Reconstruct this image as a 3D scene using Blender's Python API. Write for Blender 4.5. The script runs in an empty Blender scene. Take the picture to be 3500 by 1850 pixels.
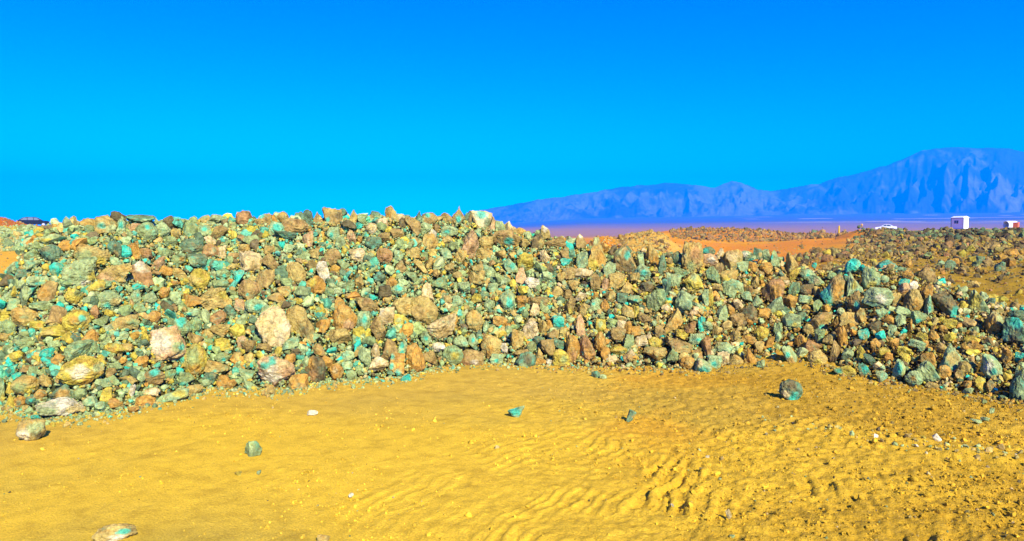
import bpy, bmesh, math, random
import numpy as np
from mathutils import Vector, Matrix
rad = math.radians
SC = bpy.context.scene
COL = SC.collection
RNG = np.random.default_rng(7)

# ------------------------------------------------------------------ camera
F, CX, CY, HOR, H = 2546.0, 1750.0, 925.0, 795.0, 1.7
PITCH = math.atan((CY - HOR) / F) * -1.0 * -1.0     # looking slightly down
cam_d = bpy.data.cameras.new('camera'); cam = bpy.data.objects.new('camera', cam_d); COL.objects.link(cam)
cam_d.sensor_width = 36.0; cam_d.lens = 36.0 * F / 3500.0
cam_d.clip_start = 0.05; cam_d.clip_end = 40000
cam.location = (0, 0, H); cam.rotation_euler = (rad(90) - PITCH, 0, 0)
SC.camera = cam
cp, sp = math.cos(PITCH), math.sin(PITCH)

def ray(x, y):
    """picture point -> azimuth (from +Y, to the right) and rise per metre of ground distance"""
    u = (np.asarray(x, float) - CX) / F; v = (CY - np.asarray(y, float)) / F
    dx = u; dy = cp + v * sp; dz = -sp + v * cp
    return np.arctan2(dx, dy), dz / np.hypot(dx, dy)

def az_px(a):                       # column that an azimuth has on the horizon line
    return CX + F * np.tan(np.clip(a, -1.3, 1.3)) * 1.0

# ------------------------------------------------------------------ noise
def vnoise(p, seed=0):
    p = np.asarray(p, float); i = np.floor(p).astype(np.int64); f = p - i
    f = f * f * (3 - 2 * f); k = p.shape[-1]; out = np.zeros(p.shape[:-1])
    for c in range(2 ** k):
        w = np.ones(p.shape[:-1]); h = np.full(p.shape[:-1], seed * 7919 + 17, np.int64)
        for d in range(k):
            b = (c >> d) & 1
            w = w * (f[..., d] if b else 1 - f[..., d])
            h = (h * 374761393 + (i[..., d] + b) * (668265263 + 2 * d * 1442695)) & 0xFFFFFFFF
            h ^= h >> 13; h = (h * 1274126177) & 0xFFFFFFFF
        h ^= h >> 16
        out += w * (h & 0xFFFF) / 65535.0
    return out * 2 - 1

def fbm(p, seed=0, oct=4, gain=.5):
    s = 0; a = 1.0; t = 0
    for o in range(oct):
        s = s + a * vnoise(np.asarray(p) * 2 ** o + o * 13.7, seed + o); t += a; a *= gain
    return s / t

def sstep(a, b, x):
    t = np.clip((x - a) / (b - a), 0, 1); return t * t * (3 - 2 * t)

# ------------------------------------------------------------------ colours
def lin(c):
    c = np.asarray(c, float) / 255.0
    return np.where(c <= .04045, c / 12.92, ((c + .055) / 1.055) ** 2.4)
ROCK_K, SOIL_K = 1.95, 1.3         # how much brighter a sunlit face shows than its albedo
PAL = {'g': (164, 178, 100), 'n': (120, 142, 92), 't': (74, 216, 162), 'p': (238, 208, 128), 'k': (230, 182, 112),
       'b': (182, 152, 80), 'm': (210, 182, 92), 'o': (216, 162, 66), 'y': (220, 196, 70), 'w': (246, 232, 172),
       's': (188, 202, 122), 'a': (116, 200, 142), 'r': (192, 146, 82), 'd': (130, 114, 68)}
ALB = {k: lin(v) / ROCK_K for k, v in PAL.items()}
NAMES = {'g': 'grey-green', 'n': 'dark green', 't': 'turquoise', 'p': 'cream', 'k': 'pinkish', 'b': 'brown', 'm': 'tan',
         'o': 'ochre orange', 'y': 'yellowish', 'w': 'whitish', 's': 'sage green', 'a': 'mint green', 'r': 'reddish brown', 'd': 'dark brown'}
SHAPES = {'c': 'blocky', 'r': 'rounded', 's': 'flat', 'p': 'pointed', 'l': 'upright', 'w': 'wedge-shaped'}

# ------------------------------------------------------------------ materials
def nodes(name):
    m = bpy.data.materials.new(name); m.use_nodes = True
    nt = m.node_tree; nt.nodes.clear()
    out = nt.nodes.new('ShaderNodeOutputMaterial'); b = nt.nodes.new('ShaderNodeBsdfPrincipled')
    nt.links.new(b.outputs[0], out.inputs[0]); return m, nt, b

def noise_node(nt, vec, scale, detail=4, rough=.6, dist=0):
    n = nt.nodes.new('ShaderNodeTexNoise'); n.inputs['Scale'].default_value = scale
    n.inputs['Detail'].default_value = detail; n.inputs['Roughness'].default_value = rough
    n.inputs['Distortion'].default_value = dist
    nt.links.new(vec, n.inputs['Vector']); return n.outputs['Fac']

def ramp(nt, fac, stops):
    r = nt.nodes.new('ShaderNodeValToRGB'); e = r.color_ramp.elements
    while len(e) < len(stops): e.new(.5)
    for q, (p, c) in zip(e, stops):
        q.position = p; q.color = tuple(c) + (1,) if len(c) == 3 else c
    nt.links.new(fac, r.inputs[0]); return r.outputs[0]

def mixc(nt, a, b, fac, mode='MIX'):
    n = nt.nodes.new('ShaderNodeMix'); n.data_type = 'RGBA'; n.blend_type = mode
    if isinstance(fac, (int, float)): n.inputs[0].default_value = fac
    else: nt.links.new(fac, n.inputs[0])
    for s, v in ((6, a), (7, b)):
        if isinstance(v, (tuple, list, np.ndarray)): n.inputs[s].default_value = tuple(v) + (1,) if len(v) == 3 else v
        else: nt.links.new(v, n.inputs[s])
    return n.outputs[2]

def tinted(name, s1, s2, bump, bscale, contrast=(.62, 1.38), rough=.9, veins=False, dust=None):
    """mineral material: colour laid down in the mesh's 'tint' attribute, mottled and roughened by noise"""
    m, nt, b = nodes(name)
    at = nt.nodes.new('ShaderNodeAttribute'); at.attribute_name = 'tint'
    geo = nt.nodes.new('ShaderNodeNewGeometry'); pos = geo.outputs['Position']
    n1 = noise_node(nt, pos, s1, 5, .62, .4); n2 = noise_node(nt, pos, s2, 3, .7)
    lo, hi = contrast
    r1 = ramp(nt, n1, [(.3, (lo, lo * .97, lo * .92)), (.5, (1, 1, 1)), (.72, (hi, hi * .99, hi * .95))])
    c = mixc(nt, at.outputs['Color'], r1, 1.0, 'MULTIPLY')
    r2 = ramp(nt, n2, [(.3, (.72,) * 3), (.55, (1.04,) * 3), (.75, (1.24,) * 3)])
    c = mixc(nt, c, r2, 1.0, 'MULTIPLY')
    if veins:
        n3 = noise_node(nt, pos, s1 * .8, 6, .7, 1.6)
        f = ramp(nt, n3, [(.585, (0, 0, 0)), (.66, (.55, .55, .55)), (.9, (.75, .75, .75))])
        c = mixc(nt, c, tuple(lin((205, 160, 70)) / ROCK_K), f)
        n4 = noise_node(nt, pos, s1 * .55, 5, .75, 1.0)
        f = ramp(nt, n4, [(.56, (0, 0, 0)), (.72, (.6, .6, .6))])
        c = mixc(nt, c, tuple(lin((112, 190, 130)) / ROCK_K), f)
    nt.links.new(c, b.inputs['Base Color'])
    b.inputs['Roughness'].default_value = rough; b.inputs['Specular IOR Level'].default_value = .06
    nb = noise_node(nt, pos, bscale, 6, .68)
    bp = nt.nodes.new('ShaderNodeBump'); bp.inputs['Strength'].default_value = bump; bp.inputs['Distance'].default_value = .02
    nt.links.new(nb, bp.inputs['Height']); nt.links.new(bp.outputs[0], b.inputs['Normal'])
    return m

M_ROCK = tinted('ore_rock', 15, 52, 1.0, 34, (.46, 1.5), veins=True)
M_RUBBLE = tinted('ore_rubble', 18, 60, .7, 50, (.5, 1.46))
M_SOIL = tinted('soil', 6, 95, .8, 75, (.80, 1.18))
M_FAR = tinted('mountain_rock', .004, .02, .0, .01, (.7, 1.3))

def plain(name, rgb, rough=.5, metal=0.0, scale=6, var=.12, spec=.5):
    m, nt, b = nodes(name)
    tc = nt.nodes.new('ShaderNodeTexCoord')
    n = noise_node(nt, tc.outputs['Object'], scale, 4, .6)
    c = np.asarray(rgb, float)
    nt.links.new(ramp(nt, n, [(.3, tuple(c * (1 - var))), (.7, tuple(np.minimum(c * (1 + var), 1)))]), b.inputs['Base Color'])
    b.inputs['Roughness'].default_value = rough; b.inputs['Metallic'].default_value = metal
    b.inputs['Specular IOR Level'].default_value = spec
    return m

# ------------------------------------------------------------------ mesh helpers
def mesh_np(name, V, Fc, tint=None, mat=None, smooth=False, kind=None):
    """V (n,3); Fc (m,3|4) faces of one size; tint (n,3)"""
    me = bpy.data.meshes.new(name); V = np.ascontiguousarray(V, np.float32); Fc = np.ascontiguousarray(Fc, np.int32)
    k = Fc.shape[1]
    me.vertices.add(len(V)); me.vertices.foreach_set('co', V.ravel())
    me.loops.add(Fc.size); me.loops.foreach_set('vertex_index', Fc.ravel())
    me.polygons.add(len(Fc)); me.polygons.foreach_set('loop_start', np.arange(0, Fc.size, k, dtype=np.int32))
    me.polygons.foreach_set('use_smooth', np.full(len(Fc), bool(smooth)))
    me.update(calc_edges=True)
    if tint is not None:
        a = me.attributes.new('tint', 'FLOAT_COLOR', 'POINT')
        a.data.foreach_set('color', np.c_[np.clip(tint, 0.002, 1), np.ones(len(V))].astype(np.float32).ravel())
    if mat: me.materials.append(mat)
    o = bpy.data.objects.new(name, me); COL.objects.link(o)
    if kind: o['kind'] = kind
    return o

def ico(sub):
    bm = bmesh.new(); bmesh.ops.create_icosphere(bm, subdivisions=sub, radius=1)
    V = np.array([v.co[:] for v in bm.verts]); Fc = np.array([[v.index for v in f.verts] for f in bm.faces]); bm.free()
    V /= np.linalg.norm(V, axis=1)[:, None]; return V, Fc
ICO = {s: ico(s) for s in (1, 2, 3, 4, 5)}

def rock_shape(rng, sub, shape='c', rough=1.0):
    D, Fc = ICO[sub]
    n = {'r': 24, 'c': 9, 's': 9, 'p': 9, 'l': 9, 'w': 8}[shape]
    N = rng.normal(size=(n, 3)); N /= np.linalg.norm(N, axis=1)[:, None]
    lo = .86 if shape == 'r' else .48
    d = rng.uniform(lo, 1.0, n)
    # always a few planes on each side so nothing runs away
    B = np.array([[1, 0, 0], [-1, 0, 0], [0, 1, 0], [0, -1, 0], [0, 0, 1], [0, 0, -1.]]) + rng.normal(scale=.25, size=(6, 3))
    B /= np.linalg.norm(B, axis=1)[:, None]
    if shape == 'r': B = rng.normal(size=(10, 3)); B /= np.linalg.norm(B, axis=1)[:, None]
    N = np.r_[N, B]; d = np.r_[d, rng.uniform(.9 if shape == 'r' else .68, 1, len(B))]
    q = np.clip(D @ N.T, 0, None) / d
    pw = 18 if shape == 'r' else 44
    r = (q ** pw).sum(1) ** (-1.0 / pw)
    sd = int(rng.integers(1, 9999))
    if sub >= 3:
        P = D * r[:, None]
        r = r * (1 + rough * (.12 * vnoise(P * 1.5 + 3, sd) - .13 * np.abs(vnoise(P * 2.7, sd + 1))
                              - .08 * np.abs(vnoise(P * 5.1, sd + 2)) + .05 * vnoise(P * 10, sd + 3) + .03 * vnoise(P * 21, sd + 4)))
    else:
        r = r * (1 + .22 * rng.uniform(-1, 1, len(r)))
    P = D * r[:, None]
    if shape == 'p':
        z = P[:, 2]; s = np.clip(1.0 - .42 * (z + .4), .28, 1.3); P[:, 0] *= s; P[:, 1] *= s
        P[:, 0] += .22 * rng.uniform(-1, 1) * z
    if shape == 'w':
        x = P[:, 0]; s = np.clip(1 - .45 * (x + .3), .3, 1.3); P[:, 2] *= s; P[:, 1] *= .5 + .5 * s
        P[:, 2] += .25 * x
    if shape == 's': P[:, 2] *= .62
    if shape == 'l': P[:, 0] *= .6
    return P, Fc

def norm_box(P):
    lo, hi = P.min(0), P.max(0); return (P - (lo + hi) / 2) / ((hi - lo) / 2)

# ------------------------------------------------------------------ lie of the land
def z_of(r, y, x=CX):               # height at ground distance r that shows at picture row y of column x
    return H + r * ray(x, y)[1]

FOOT = np.array([(-1100, 1440), (-500, 1430), (0, 1405), (120, 1420), (280, 1420), (400, 1402), (500, 1380), (600, 1352), (700, 1330), (800, 1325), (900, 1330),
    (1000, 1330), (1100, 1308), (1200, 1298), (1300, 1296), (1400, 1284), (1500, 1258), (1650, 1240), (1800, 1248), (1950, 1252), (2100, 1258),
    (2250, 1258), (2400, 1262), (2500, 1252), (2600, 1246), (2700, 1246), (2800, 1260), (2900, 1284), (3000, 1304), (3100, 1316), (3200, 1330),
    (3300, 1346), (3400, 1362), (3500, 1382), (3900, 1450), (4500, 1500)], float)
RIDGE = np.array([(-1100, 1330), (-600, 1200), (-300, 1090), (0, 1005), (50, 966), (75, 890), (130, 838), (200, 818), (320, 800), (450, 792), (600, 806), (700, 792), (850, 785),
    (1000, 790), (1150, 775), (1250, 782), (1350, 768), (1450, 785), (1560, 775), (1640, 785), (1700, 806), (1800, 828), (1900, 845), (1980, 868),
    (2100, 888), (2300, 900), (2500, 915), (2700, 940), (2800, 955), (2900, 950), (3050, 950), (3150, 968), (3250, 1005), (3350, 1050),
    (3420, 1075), (3500, 1105), (3900, 1230), (4500, 1440)], float)
_fa, _fs = ray(FOOT[:, 0], FOOT[:, 1]); _fr = -H / _fs
_ra, _rs = ray(RIDGE[:, 0], RIDGE[:, 1])
def foot_r(a): return np.interp(a, _fa, _fr)
def ridge(a):
    rf = foot_r(a); run = np.interp(az_px(a), [-800, 0, 1700, 2400, 3500, 4400], [1.2, 2.5, 2.5, 2.35, 2.15, 1.2])
    rr = rf + run; z = H + rr * (np.interp(a, _ra, _rs) + 16 / F)
    return rf, rr, np.maximum(z, .02)
def mound_z(a, r, base=None):
    rf, rr, zr = ridge(a)
    t = np.clip((r - rf) / (rr - rf), 0, 1)
    front = zr * (1 - (1 - t) ** 1.18)
    back = zr - np.clip(r - rr - .45, 0, 99) * .66
    z = np.where(r <= rr, front, back)
    z = np.where(r < rf, -(rf - r) * .5 - .02, z)
    return z

ZT = {   # column: (ground distance, picture row) or (distance, 'z', height)
 -600: [(12,'z',0),(25,958),(38,862),(50,800),(60,770),(75,780),(150,'z',1.0),(300,'z',0)],
 -150: [(12,'z',0),(25,958),(38,860),(50,786),(60,742),(75,770),(150,770),(250,'z',0)],
 12:   [(12,'z',0),(25,955),(38,860),(44,836),(51,790),(60,741),(75,775),(150,770),(250,'z',0)],
 60:   [(12,'z',0),(25,950),(38,858),(44,832),(51,788),(60,758),(75,780),(150,771),(250,'z',0)],
 110:  [(12,'z',0),(25,945),(38,855),(44,830),(51,786),(60,770),(75,784),(150,772),(250,'z',0)],
 200:  [(12,'z',0),(25,940),(38,850),(44,826),(51,784),(60,776),(75,784),(150,775),(250,'z',0)],
 240:  [(12,'z',0),(25,940),(38,850),(44,826),(51,784),(60,764),(75,780),(150,775),(250,'z',0)],
 320:  [(12,'z',0),(25,940),(38,850),(44,830),(51,790),(60,772),(75,780),(130,'z',1),(250,'z',0)],
 600:  [(12,'z',0),(40,'z',.2),(60,'z',.5),(120,'z',.4),(250,'z',0)],
 1200: [(12,'z',0),(40,'z',0),(300,'z',0)],
 1950: [(12,'z',0),(30,'z',.1),(36,'z',.3),(50,'z',.2),(300,'z',0)],
 2030: [(14,'z',.2),(28,'z',.5),(35,815),(42,'z',.6),(120,'z',.5),(300,'z',0)],
 2060: [(14,'z',.2),(28,'z',.5),(35,805),(42,'z',.6),(120,'z',.5),(300,'z',0)],
 2085: [(14,'z',.2),(28,'z',.5),(35,810),(42,'z',.6),(120,'z',.5),(300,'z',0)],
 2115: [(14,'z',.2),(28,'z',.6),(35,812),(42,'z',.8),(120,'z',.7),(300,'z',0)],
 2140: [(14,'z',.3),(28,'z',.8),(35,797),(42,'z',.8),(120,'z',.9),(300,'z',0)],
 2220: [(14,'z',.3),(25,'z',.5),(30,846),(36,788),(42,'z',.9),(120,'z',1.3),(300,'z',0)],
 2262: [(14,'z',.3),(25,'z',.5),(30,850),(36,800),(42,'z',.9),(110,792),(300,'z',0)],
 2330: [(14,'z',.3),(22,'z',.45),(30,868),(37,852),(60,832),(80,812),(110,783),(130,'z',1.2),(300,'z',0)],
 2480: [(14,'z',.4),(22,'z',.5),(37,866),(60,845),(75,828),(110,780),(140,'z',1.2),(300,'z',0)],
 2620: [(14,'z',.4),(22,'z',.55),(37,864),(60,842),(80,822),(112,788),(140,'z',1.2),(300,'z',0)],
 2700: [(13,'z',.5),(18,'z',.65),(37,862),(60,835),(90,815),(112,797),(140,'z',1.2),(300,'z',0)],
 2760: [(13,'z',.5),(18,'z',.75),(28,876),(40,855),(60,830),(90,810),(105,800),(120,'z',1.2),(300,'z',0)],
 2790: [(13,'z',.5),(18,'z',.8),(25,880),(40,855),(60,830),(90,808),(105,790),(120,'z',1.4),(300,'z',0)],
 2850: [(13,'z',.55),(18,'z',.9),(25,872),(40,848),(70,818),(100,804),(140,'z',1.4),(300,'z',0)],
 2885: [(13,'z',.6),(18,'z',.92),(25,870),(40,846),(64,816),(72,801),(100,803),(215,'z',1.9),(320,'z',0)],
 2930: [(13,'z',.6),(18,'z',.95),(25,868),(40,845),(62,815),(70,784),(80,'z',1.6),(215,'z',1.9),(320,'z',0)],
 3000: [(12.5,'z',.6),(17,'z',.95),(25,862),(40,835),(55,805),(62,781),(75,'z',1.7),(215,'z',2.0),(320,'z',0)],
 3150: [(12,'z',.62),(16,'z',1.0),(22,862),(32,837),(45,810),(50,794),(60,'z',1.7),(215,'z',2.05),(320,'z',0)],
 3300: [(11.5,'z',.6),(16,'z',1.02),(22,858),(32,832),(40,808),(44,795),(55,'z',1.75),(118,787),(205,783),(230,'z',2.2),(320,'z',0)],
 3500: [(11,'z',.6),(15,'z',1.05),(22,848),(32,822),(40,803),(44,791),(55,'z',1.8),(118,785),(205,783),(230,'z',2.2),(320,'z',0)],
 4200: [(11,'z',.5),(15,'z',.9),(22,858),(32,832),(40,800),(44,785),(55,'z',1.7),(118,785),(205,783),(230,'z',2.2),(320,'z',0)],
 5200: [(14,'z',0),(300,'z',0)],
 -1500: [(14,'z',0),(300,'z',0)],
}
_zx = np.array(sorted(ZT)); LR = np.log(np.r_[np.linspace(9, 60, 160), np.geomspace(60.5, 320, 60)])
_zt = []
for k in _zx:
    pts = [(9.6, 0.0)] + [(p[0], p[2] if len(p) == 3 else float(z_of(p[0], p[1], min(max(float(k), -700), 4300)))) for p in ZT[k]]
    _zt.append(np.interp(LR, np.log([p[0] for p in pts]), [p[1] for p in pts]))
_zt = np.array(_zt)
def ground_base(a, r):
    x = az_px(a); l = np.log(np.maximum(r, 1e-3))
    i = np.clip(np.searchsorted(_zx, x) - 1, 0, len(_zx) - 2); f = np.clip((x - _zx[i]) / (_zx[i + 1] - _zx[i]), 0, 1)
    j = np.clip(np.searchsorted(LR, l) - 1, 0, len(LR) - 2); g = np.clip((l - LR[j]) / (LR[j + 1] - LR[j]), 0, 1)
    z = ((_zt[i, j] * (1 - f) + _zt[i + 1, j] * f) * (1 - g) + (_zt[i, j + 1] * (1 - f) + _zt[i + 1, j + 1] * f) * g)
    z = np.where(np.abs(a) > 1.1, 0, z)
    z = np.where(l <= LR[0], 0, z); z = np.where(l >= LR[-1], 0, z)
    fan = np.interp(x, [-3000, 1000, 1500, 2000, 2700, 5000], [0, 0, 30, 100, 118, 118]) * np.where(np.abs(a) > 1.2, 0, 1)
    return z + fan * np.clip((r - 600) / 4400, 0, 1.2) ** 1.35

def spot(x, y):
    a, s = ray(x, y); r = -H / s; return np.array([r * math.sin(a), r * math.cos(a)])
BANDS = [   # tyre prints: centre line, half width, two points along one lug, lug spacing, depth
 ([(1330, 1680), (1700, 1570), (1900, 1500)], .30, (1480, 1700), (1600, 1640), .11, .006),
 ([(1800, 1880), (1980, 1740), (2150, 1640), (2260, 1590)], .36, (1950, 1800), (2080, 1700), .085, .012),
 ([(2000, 1530), (2150, 1450), (2300, 1395)], .30, (2090, 1480), (2190, 1420), .12, .013),
 ([(2210, 1720), (2360, 1590)], .24, (2240, 1710), (2290, 1640), .12, .013),
 ([(2800, 1660), (2980, 1760), (3120, 1880)], .26, (2830, 1640), (2910, 1740), .17, .022),
 ([(2520, 1490), (2800, 1440), (3150, 1560)], .25, (2700, 1470), (2760, 1430), .14, .016),
 ([(3170, 1630), (3330, 1870)], .24, (3180, 1700), (3190, 1780), .20, .022),
 ([(2560, 1390), (3000, 1470), (3480, 1640)], .30, (2560, 1390), (3000, 1470), .12, .014),
 ([(1000, 1640), (1350, 1760), (1700, 1850)], .30, (1180, 1700), (1260, 1650), .14, .004),
 ([(2300, 1640), (2600, 1800), (2750, 1880)], .30, (2380, 1700), (2430, 1640), .13, .018)]
def track_relief(X, Y, P):
    out = np.zeros_like(X); w = .07 * vnoise(P * 2.1, 201) + .03 * vnoise(P * 6.3, 202)
    for pts, hw, l0, l1, spc, dep in BANDS:
        q = [spot(*p) for p in pts]; d = np.full(X.shape, 9e9)
        for A_, B_ in zip(q, q[1:]):
            e = B_ - A_; t = np.clip(((X - A_[0]) * e[0] + (Y - A_[1]) * e[1]) / (e @ e), 0, 1)
            d = np.minimum(d, np.hypot(X - A_[0] - t * e[0], Y - A_[1] - t * e[1]))
        e = spot(*l1) - spot(*l0); e /= np.hypot(*e); nn = (-e[1], e[0])
        ph = (X * nn[0] + Y * nn[1] + w) / spc
        m = sstep(hw * 1.15, hw * .7, d + .12 * vnoise(P * 3.3, 203)) * sstep(-.6, .35, vnoise(P * 2.6, 205))
        out += m * dep * (sstep(-.1, .75, np.sin(ph * 2 * math.pi)) - .55 + .35 * vnoise(P * 9, 207))
    return out

def ground_z(X, Y):
    a = np.arctan2(X, Y); r = np.hypot(X, Y); z = ground_base(a, r)
    P = np.stack([X, Y], -1)
    near = 1 - sstep(12, 16, r)
    right = sstep(-1.2, 2.4, X + .35 * (5 - Y) * 0)
    # packed sand: gentle swells, crumbs, and tyre lugs pressed in on the right
    z = z + near * (.018 * fbm(P * .9, 3, 3) + (.0025 + .011 * right) * fbm(P * 7, 5, 3) + (.003 + .018 * right) * fbm(P * 20, 9, 3))
    z = z + near * track_relief(X, Y, P)
    warp = .35 * vnoise(P * 1.3, 21)
    ph = (X * math.cos(rad(-32)) + Y * math.sin(rad(-32))) / .105 + warp * 3
    m1 = sstep(.02, .4, vnoise(P * .75 + 4.2, 31)) * sstep(-1.0, .6, X) * (1 - sstep(7.2, 8.2, r))
    lug = np.maximum(0, np.sin(ph * 2 * math.pi)) ** .6 - .5
    z = z + near * .0025 * m1 * lug * (.6 + .5 * vnoise(P * 5, 41)) * (.45 + .75 * right)
    ph2 = (X * math.cos(rad(28)) + Y * math.sin(rad(28))) / .16 + warp * 2
    m2 = sstep(.05, .4, vnoise(P * .8 + 9.7, 33)) * sstep(.8, 1.8, X) * (1 - sstep(6.6, 7.6, r))
    z = z + near * .007 * m2 * (np.maximum(0, np.sin(ph2 * 2 * math.pi)) ** .7 - .5) * np.maximum(0, .5 + vnoise(P * 4, 43))
    # ridge of scraped dirt at far right by the foot
    ax, ay = 2.05, 6.75; bx, by = 4.3, 5.2
    L2 = (bx - ax) ** 2 + (by - ay) ** 2; t = np.clip(((X - ax) * (bx - ax) + (Y - ay) * (by - ay)) / L2, 0, 1)
    dd = np.hypot(X - ax - t * (bx - ax), Y - ay - t * (by - ay))
    z = z + near * .05 * t * np.exp(-(dd / .28) ** 2) * (1 + .5 * vnoise(P * 6, 51))
    # rough spoil behind the pile
    mid = sstep(10, 14, r) * (1 - sstep(160, 300, r))
    road = 1 - sstep(.06, .25, np.abs(0)) * 0
    amp = np.interp(az_px(a), [-400, 40, 300, 1900, 2100, 2400, 2800, 2900, 3600], [.02, .025, .04, .02, .10, .07, .03, .08, .075])
    z = z + mid * amp * (fbm(P * .55, 61, 4) * np.clip(r / 30, .4, 2.2) + .35 * fbm(P * 2.6, 71, 3))
    z = z + sstep(300, 900, r) * 3.0 * fbm(P * .004, 81, 4)
    return z

def soil_tint(X, Y):
    a = np.arctan2(X, Y); r = np.hypot(X, Y); x = az_px(a); P = np.stack([X, Y], -1)
    C = lambda *c: lin(c) / SOIL_K
    def mix(A, B, f): return A * (1 - f[..., None]) + B * f[..., None]
    gold, olive, orange, brown = C(240, 194, 50), C(206, 172, 56), C(226, 160, 40), C(184, 142, 34)
    f1 = sstep(-.1, .5, fbm(P * .55, 101, 4)); f2 = sstep(.0, .5, fbm(P * .8 + 5, 103, 4))
    c = mix(gold[None, :], olive[None, :], .85 * f1)
    c = mix(c, C(196, 160, 66)[None, :], .5 * sstep(6.2, 8.2, r + 1.2 * fbm(P * .7, 107, 3)) * (1 - sstep(10, 12, r)))
    c = mix(c, orange[None, :], .6 * f2 * sstep(-1.5, 1.5, X))
    c = mix(c, brown[None, :],   .8 * sstep(-.6, 2.8, X + .15 * (6 - Y)) * (.6 + .4 * sstep(-.3, .4, fbm(P * 1.4, 105, 3))))
    far_or, spoil, grey = C(222, 138, 24), C(178, 140, 34), C(104, 102, 60)
    b = mix(far_or[None, :], C(226, 156, 24)[None, :], sstep(-.2, .4, fbm(P * .12, 111, 3)))
    b = mix(b, C(234, 176, 42)[None, :], .85 * (1 - sstep(300, 1500, x)))
    xr = x + 160 * fbm(P * .12, 115, 3)
    bank = sstep(2780, 2980, xr + 2.5 * (40 - r)) * (1 - sstep(140, 200, r))
    b = mix(b, spoil[None, :], bank)
    b = mix(b, grey[None, :], bank * sstep(36, 44, r + 6 * fbm(P * .3, 117, 2)) * (1 - sstep(70, 90, r)) * .8)
    tanm = sstep(2085, 2130, x) * (1 - sstep(2290, 2400, x)) * (1 - sstep(44, 60, r)) * sstep(26, 30, r)
    b = mix(b, C(214, 164, 60)[None, :], tanm)
    redm = (1 - sstep(330, 380, x)) * sstep(52, 55, r) * (1 - sstep(100, 130, r))
    b = mix(b, C(196, 108, 24)[None, :], redm)
    gr = (1 - sstep(330, 420, x)) * sstep(37, 40, r) * (1 - sstep(51, 54, r))
    b = mix(b, C(158, 160, 70)[None, :], gr)
    c = mix(c, b, sstep(11, 13, r))
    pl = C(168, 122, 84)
    c = mix(c, pl[None, :], sstep(150, 320, r)); c = mix(c, (lin((78, 84, 100)) / SOIL_K)[None, :], sstep(700, 2900, r))  # far ground turns slate blue: haze fade painted into the soil tint
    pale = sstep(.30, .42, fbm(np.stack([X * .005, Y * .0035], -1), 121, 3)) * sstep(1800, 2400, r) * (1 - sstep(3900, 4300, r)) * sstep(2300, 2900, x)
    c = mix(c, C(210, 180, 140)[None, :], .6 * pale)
    return c

# ground: one sheet, fine where the picture looks closely
rows = np.r_[np.geomspace(.25, 3.1, 36, endpoint=False), np.geomspace(3.1, 10.5, 430, endpoint=False),
             np.geomspace(10.5, 60, 190, endpoint=False), np.geomspace(60, 320, 110, endpoint=False), np.geomspace(320, 9500, 90)]
azf = np.arange(-46, 46.001, .1)
azc = np.r_[azf, np.arange(46, 314, 4)[1:]]
A, R = np.meshgrid(np.radians(azc), rows, indexing='ij')
X, Y = R * np.sin(A), R * np.cos(A)
Zg = np.zeros_like(X); Tg = np.zeros(X.shape + (3,))
for i in range(0, len(azc), 64):
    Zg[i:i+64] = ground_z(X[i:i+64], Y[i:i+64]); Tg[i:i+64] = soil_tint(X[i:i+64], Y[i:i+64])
na, nr = X.shape
I = np.arange(na * nr).reshape(na, nr); J = np.roll(I, -1, 0)
Q = np.stack([I[:, :-1], I[:, 1:], J[:, 1:], J[:, :-1]], -1).reshape(-1, 4)[:, ::-1]
V = np.stack([X, Y, Zg], -1).reshape(-1, 3)
Vc = np.r_[V, [[0, 0, 0]]]
# close the middle with quads collapsed to a fan of triangles is not possible in one quad array: lay a small cap row instead
cap = np.stack([I[:, 0], J[:, 0], np.full(na, na * nr), np.full(na, na * nr)], -1)
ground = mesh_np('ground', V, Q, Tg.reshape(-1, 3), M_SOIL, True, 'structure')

# ------------------------------------------------------------------ core of the pile
am = np.radians(np.arange(-47, 47.01, .12))
def mound_grid():
    ts = np.r_[np.linspace(-.06, 1, 90), np.linspace(1.02, 2.6, 60)]
    A2, T2 = np.meshgrid(am, ts, indexing='ij')
    rf, rr, zr = ridge(A2)
    R2 = np.where(T2 <= 1, rf + (rr - rf) * T2, rr + (T2 - 1) * 1.9)
    X2, Y2 = R2 * np.sin(A2), R2 * np.cos(A2)
    Z2 = mound_z(A2, R2) - .075
    P2 = np.stack([X2, Y2, Z2], -1)
    Z2 = Z2 + (.05 * fbm(P2 * 2.2, 131, 3) + .03 * fbm(P2 * 9, 133, 3)) * sstep(-.05, .1, T2)
    return A2, R2, X2, Y2, Z2
A2, R2, X2, Y2, Z2 = mound_grid()
x2 = az_px(A2)
P2 = np.stack([X2, Y2, Z2], -1)
e1, e2, e3 = lin((82, 88, 48)) / ROCK_K, lin((122, 96, 40)) / ROCK_K, lin((140, 112, 46)) / ROCK_K  # core tones darkened, painting shade into the gaps between stones
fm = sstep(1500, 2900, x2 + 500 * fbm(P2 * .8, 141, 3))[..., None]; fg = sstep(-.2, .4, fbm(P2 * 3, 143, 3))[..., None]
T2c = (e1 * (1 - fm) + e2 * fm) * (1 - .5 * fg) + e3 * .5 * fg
n1, n2 = X2.shape; I2 = np.arange(n1 * n2).reshape(n1, n2)
Q2 = np.stack([I2[:-1, :-1], I2[:-1, 1:], I2[1:, 1:], I2[1:, :-1]], -1).reshape(-1, 4)[:, ::-1]
mound = mesh_np('mound', P2.reshape(-1, 3), Q2, T2c.reshape(-1, 3), M_SOIL, True, 'structure')

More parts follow.
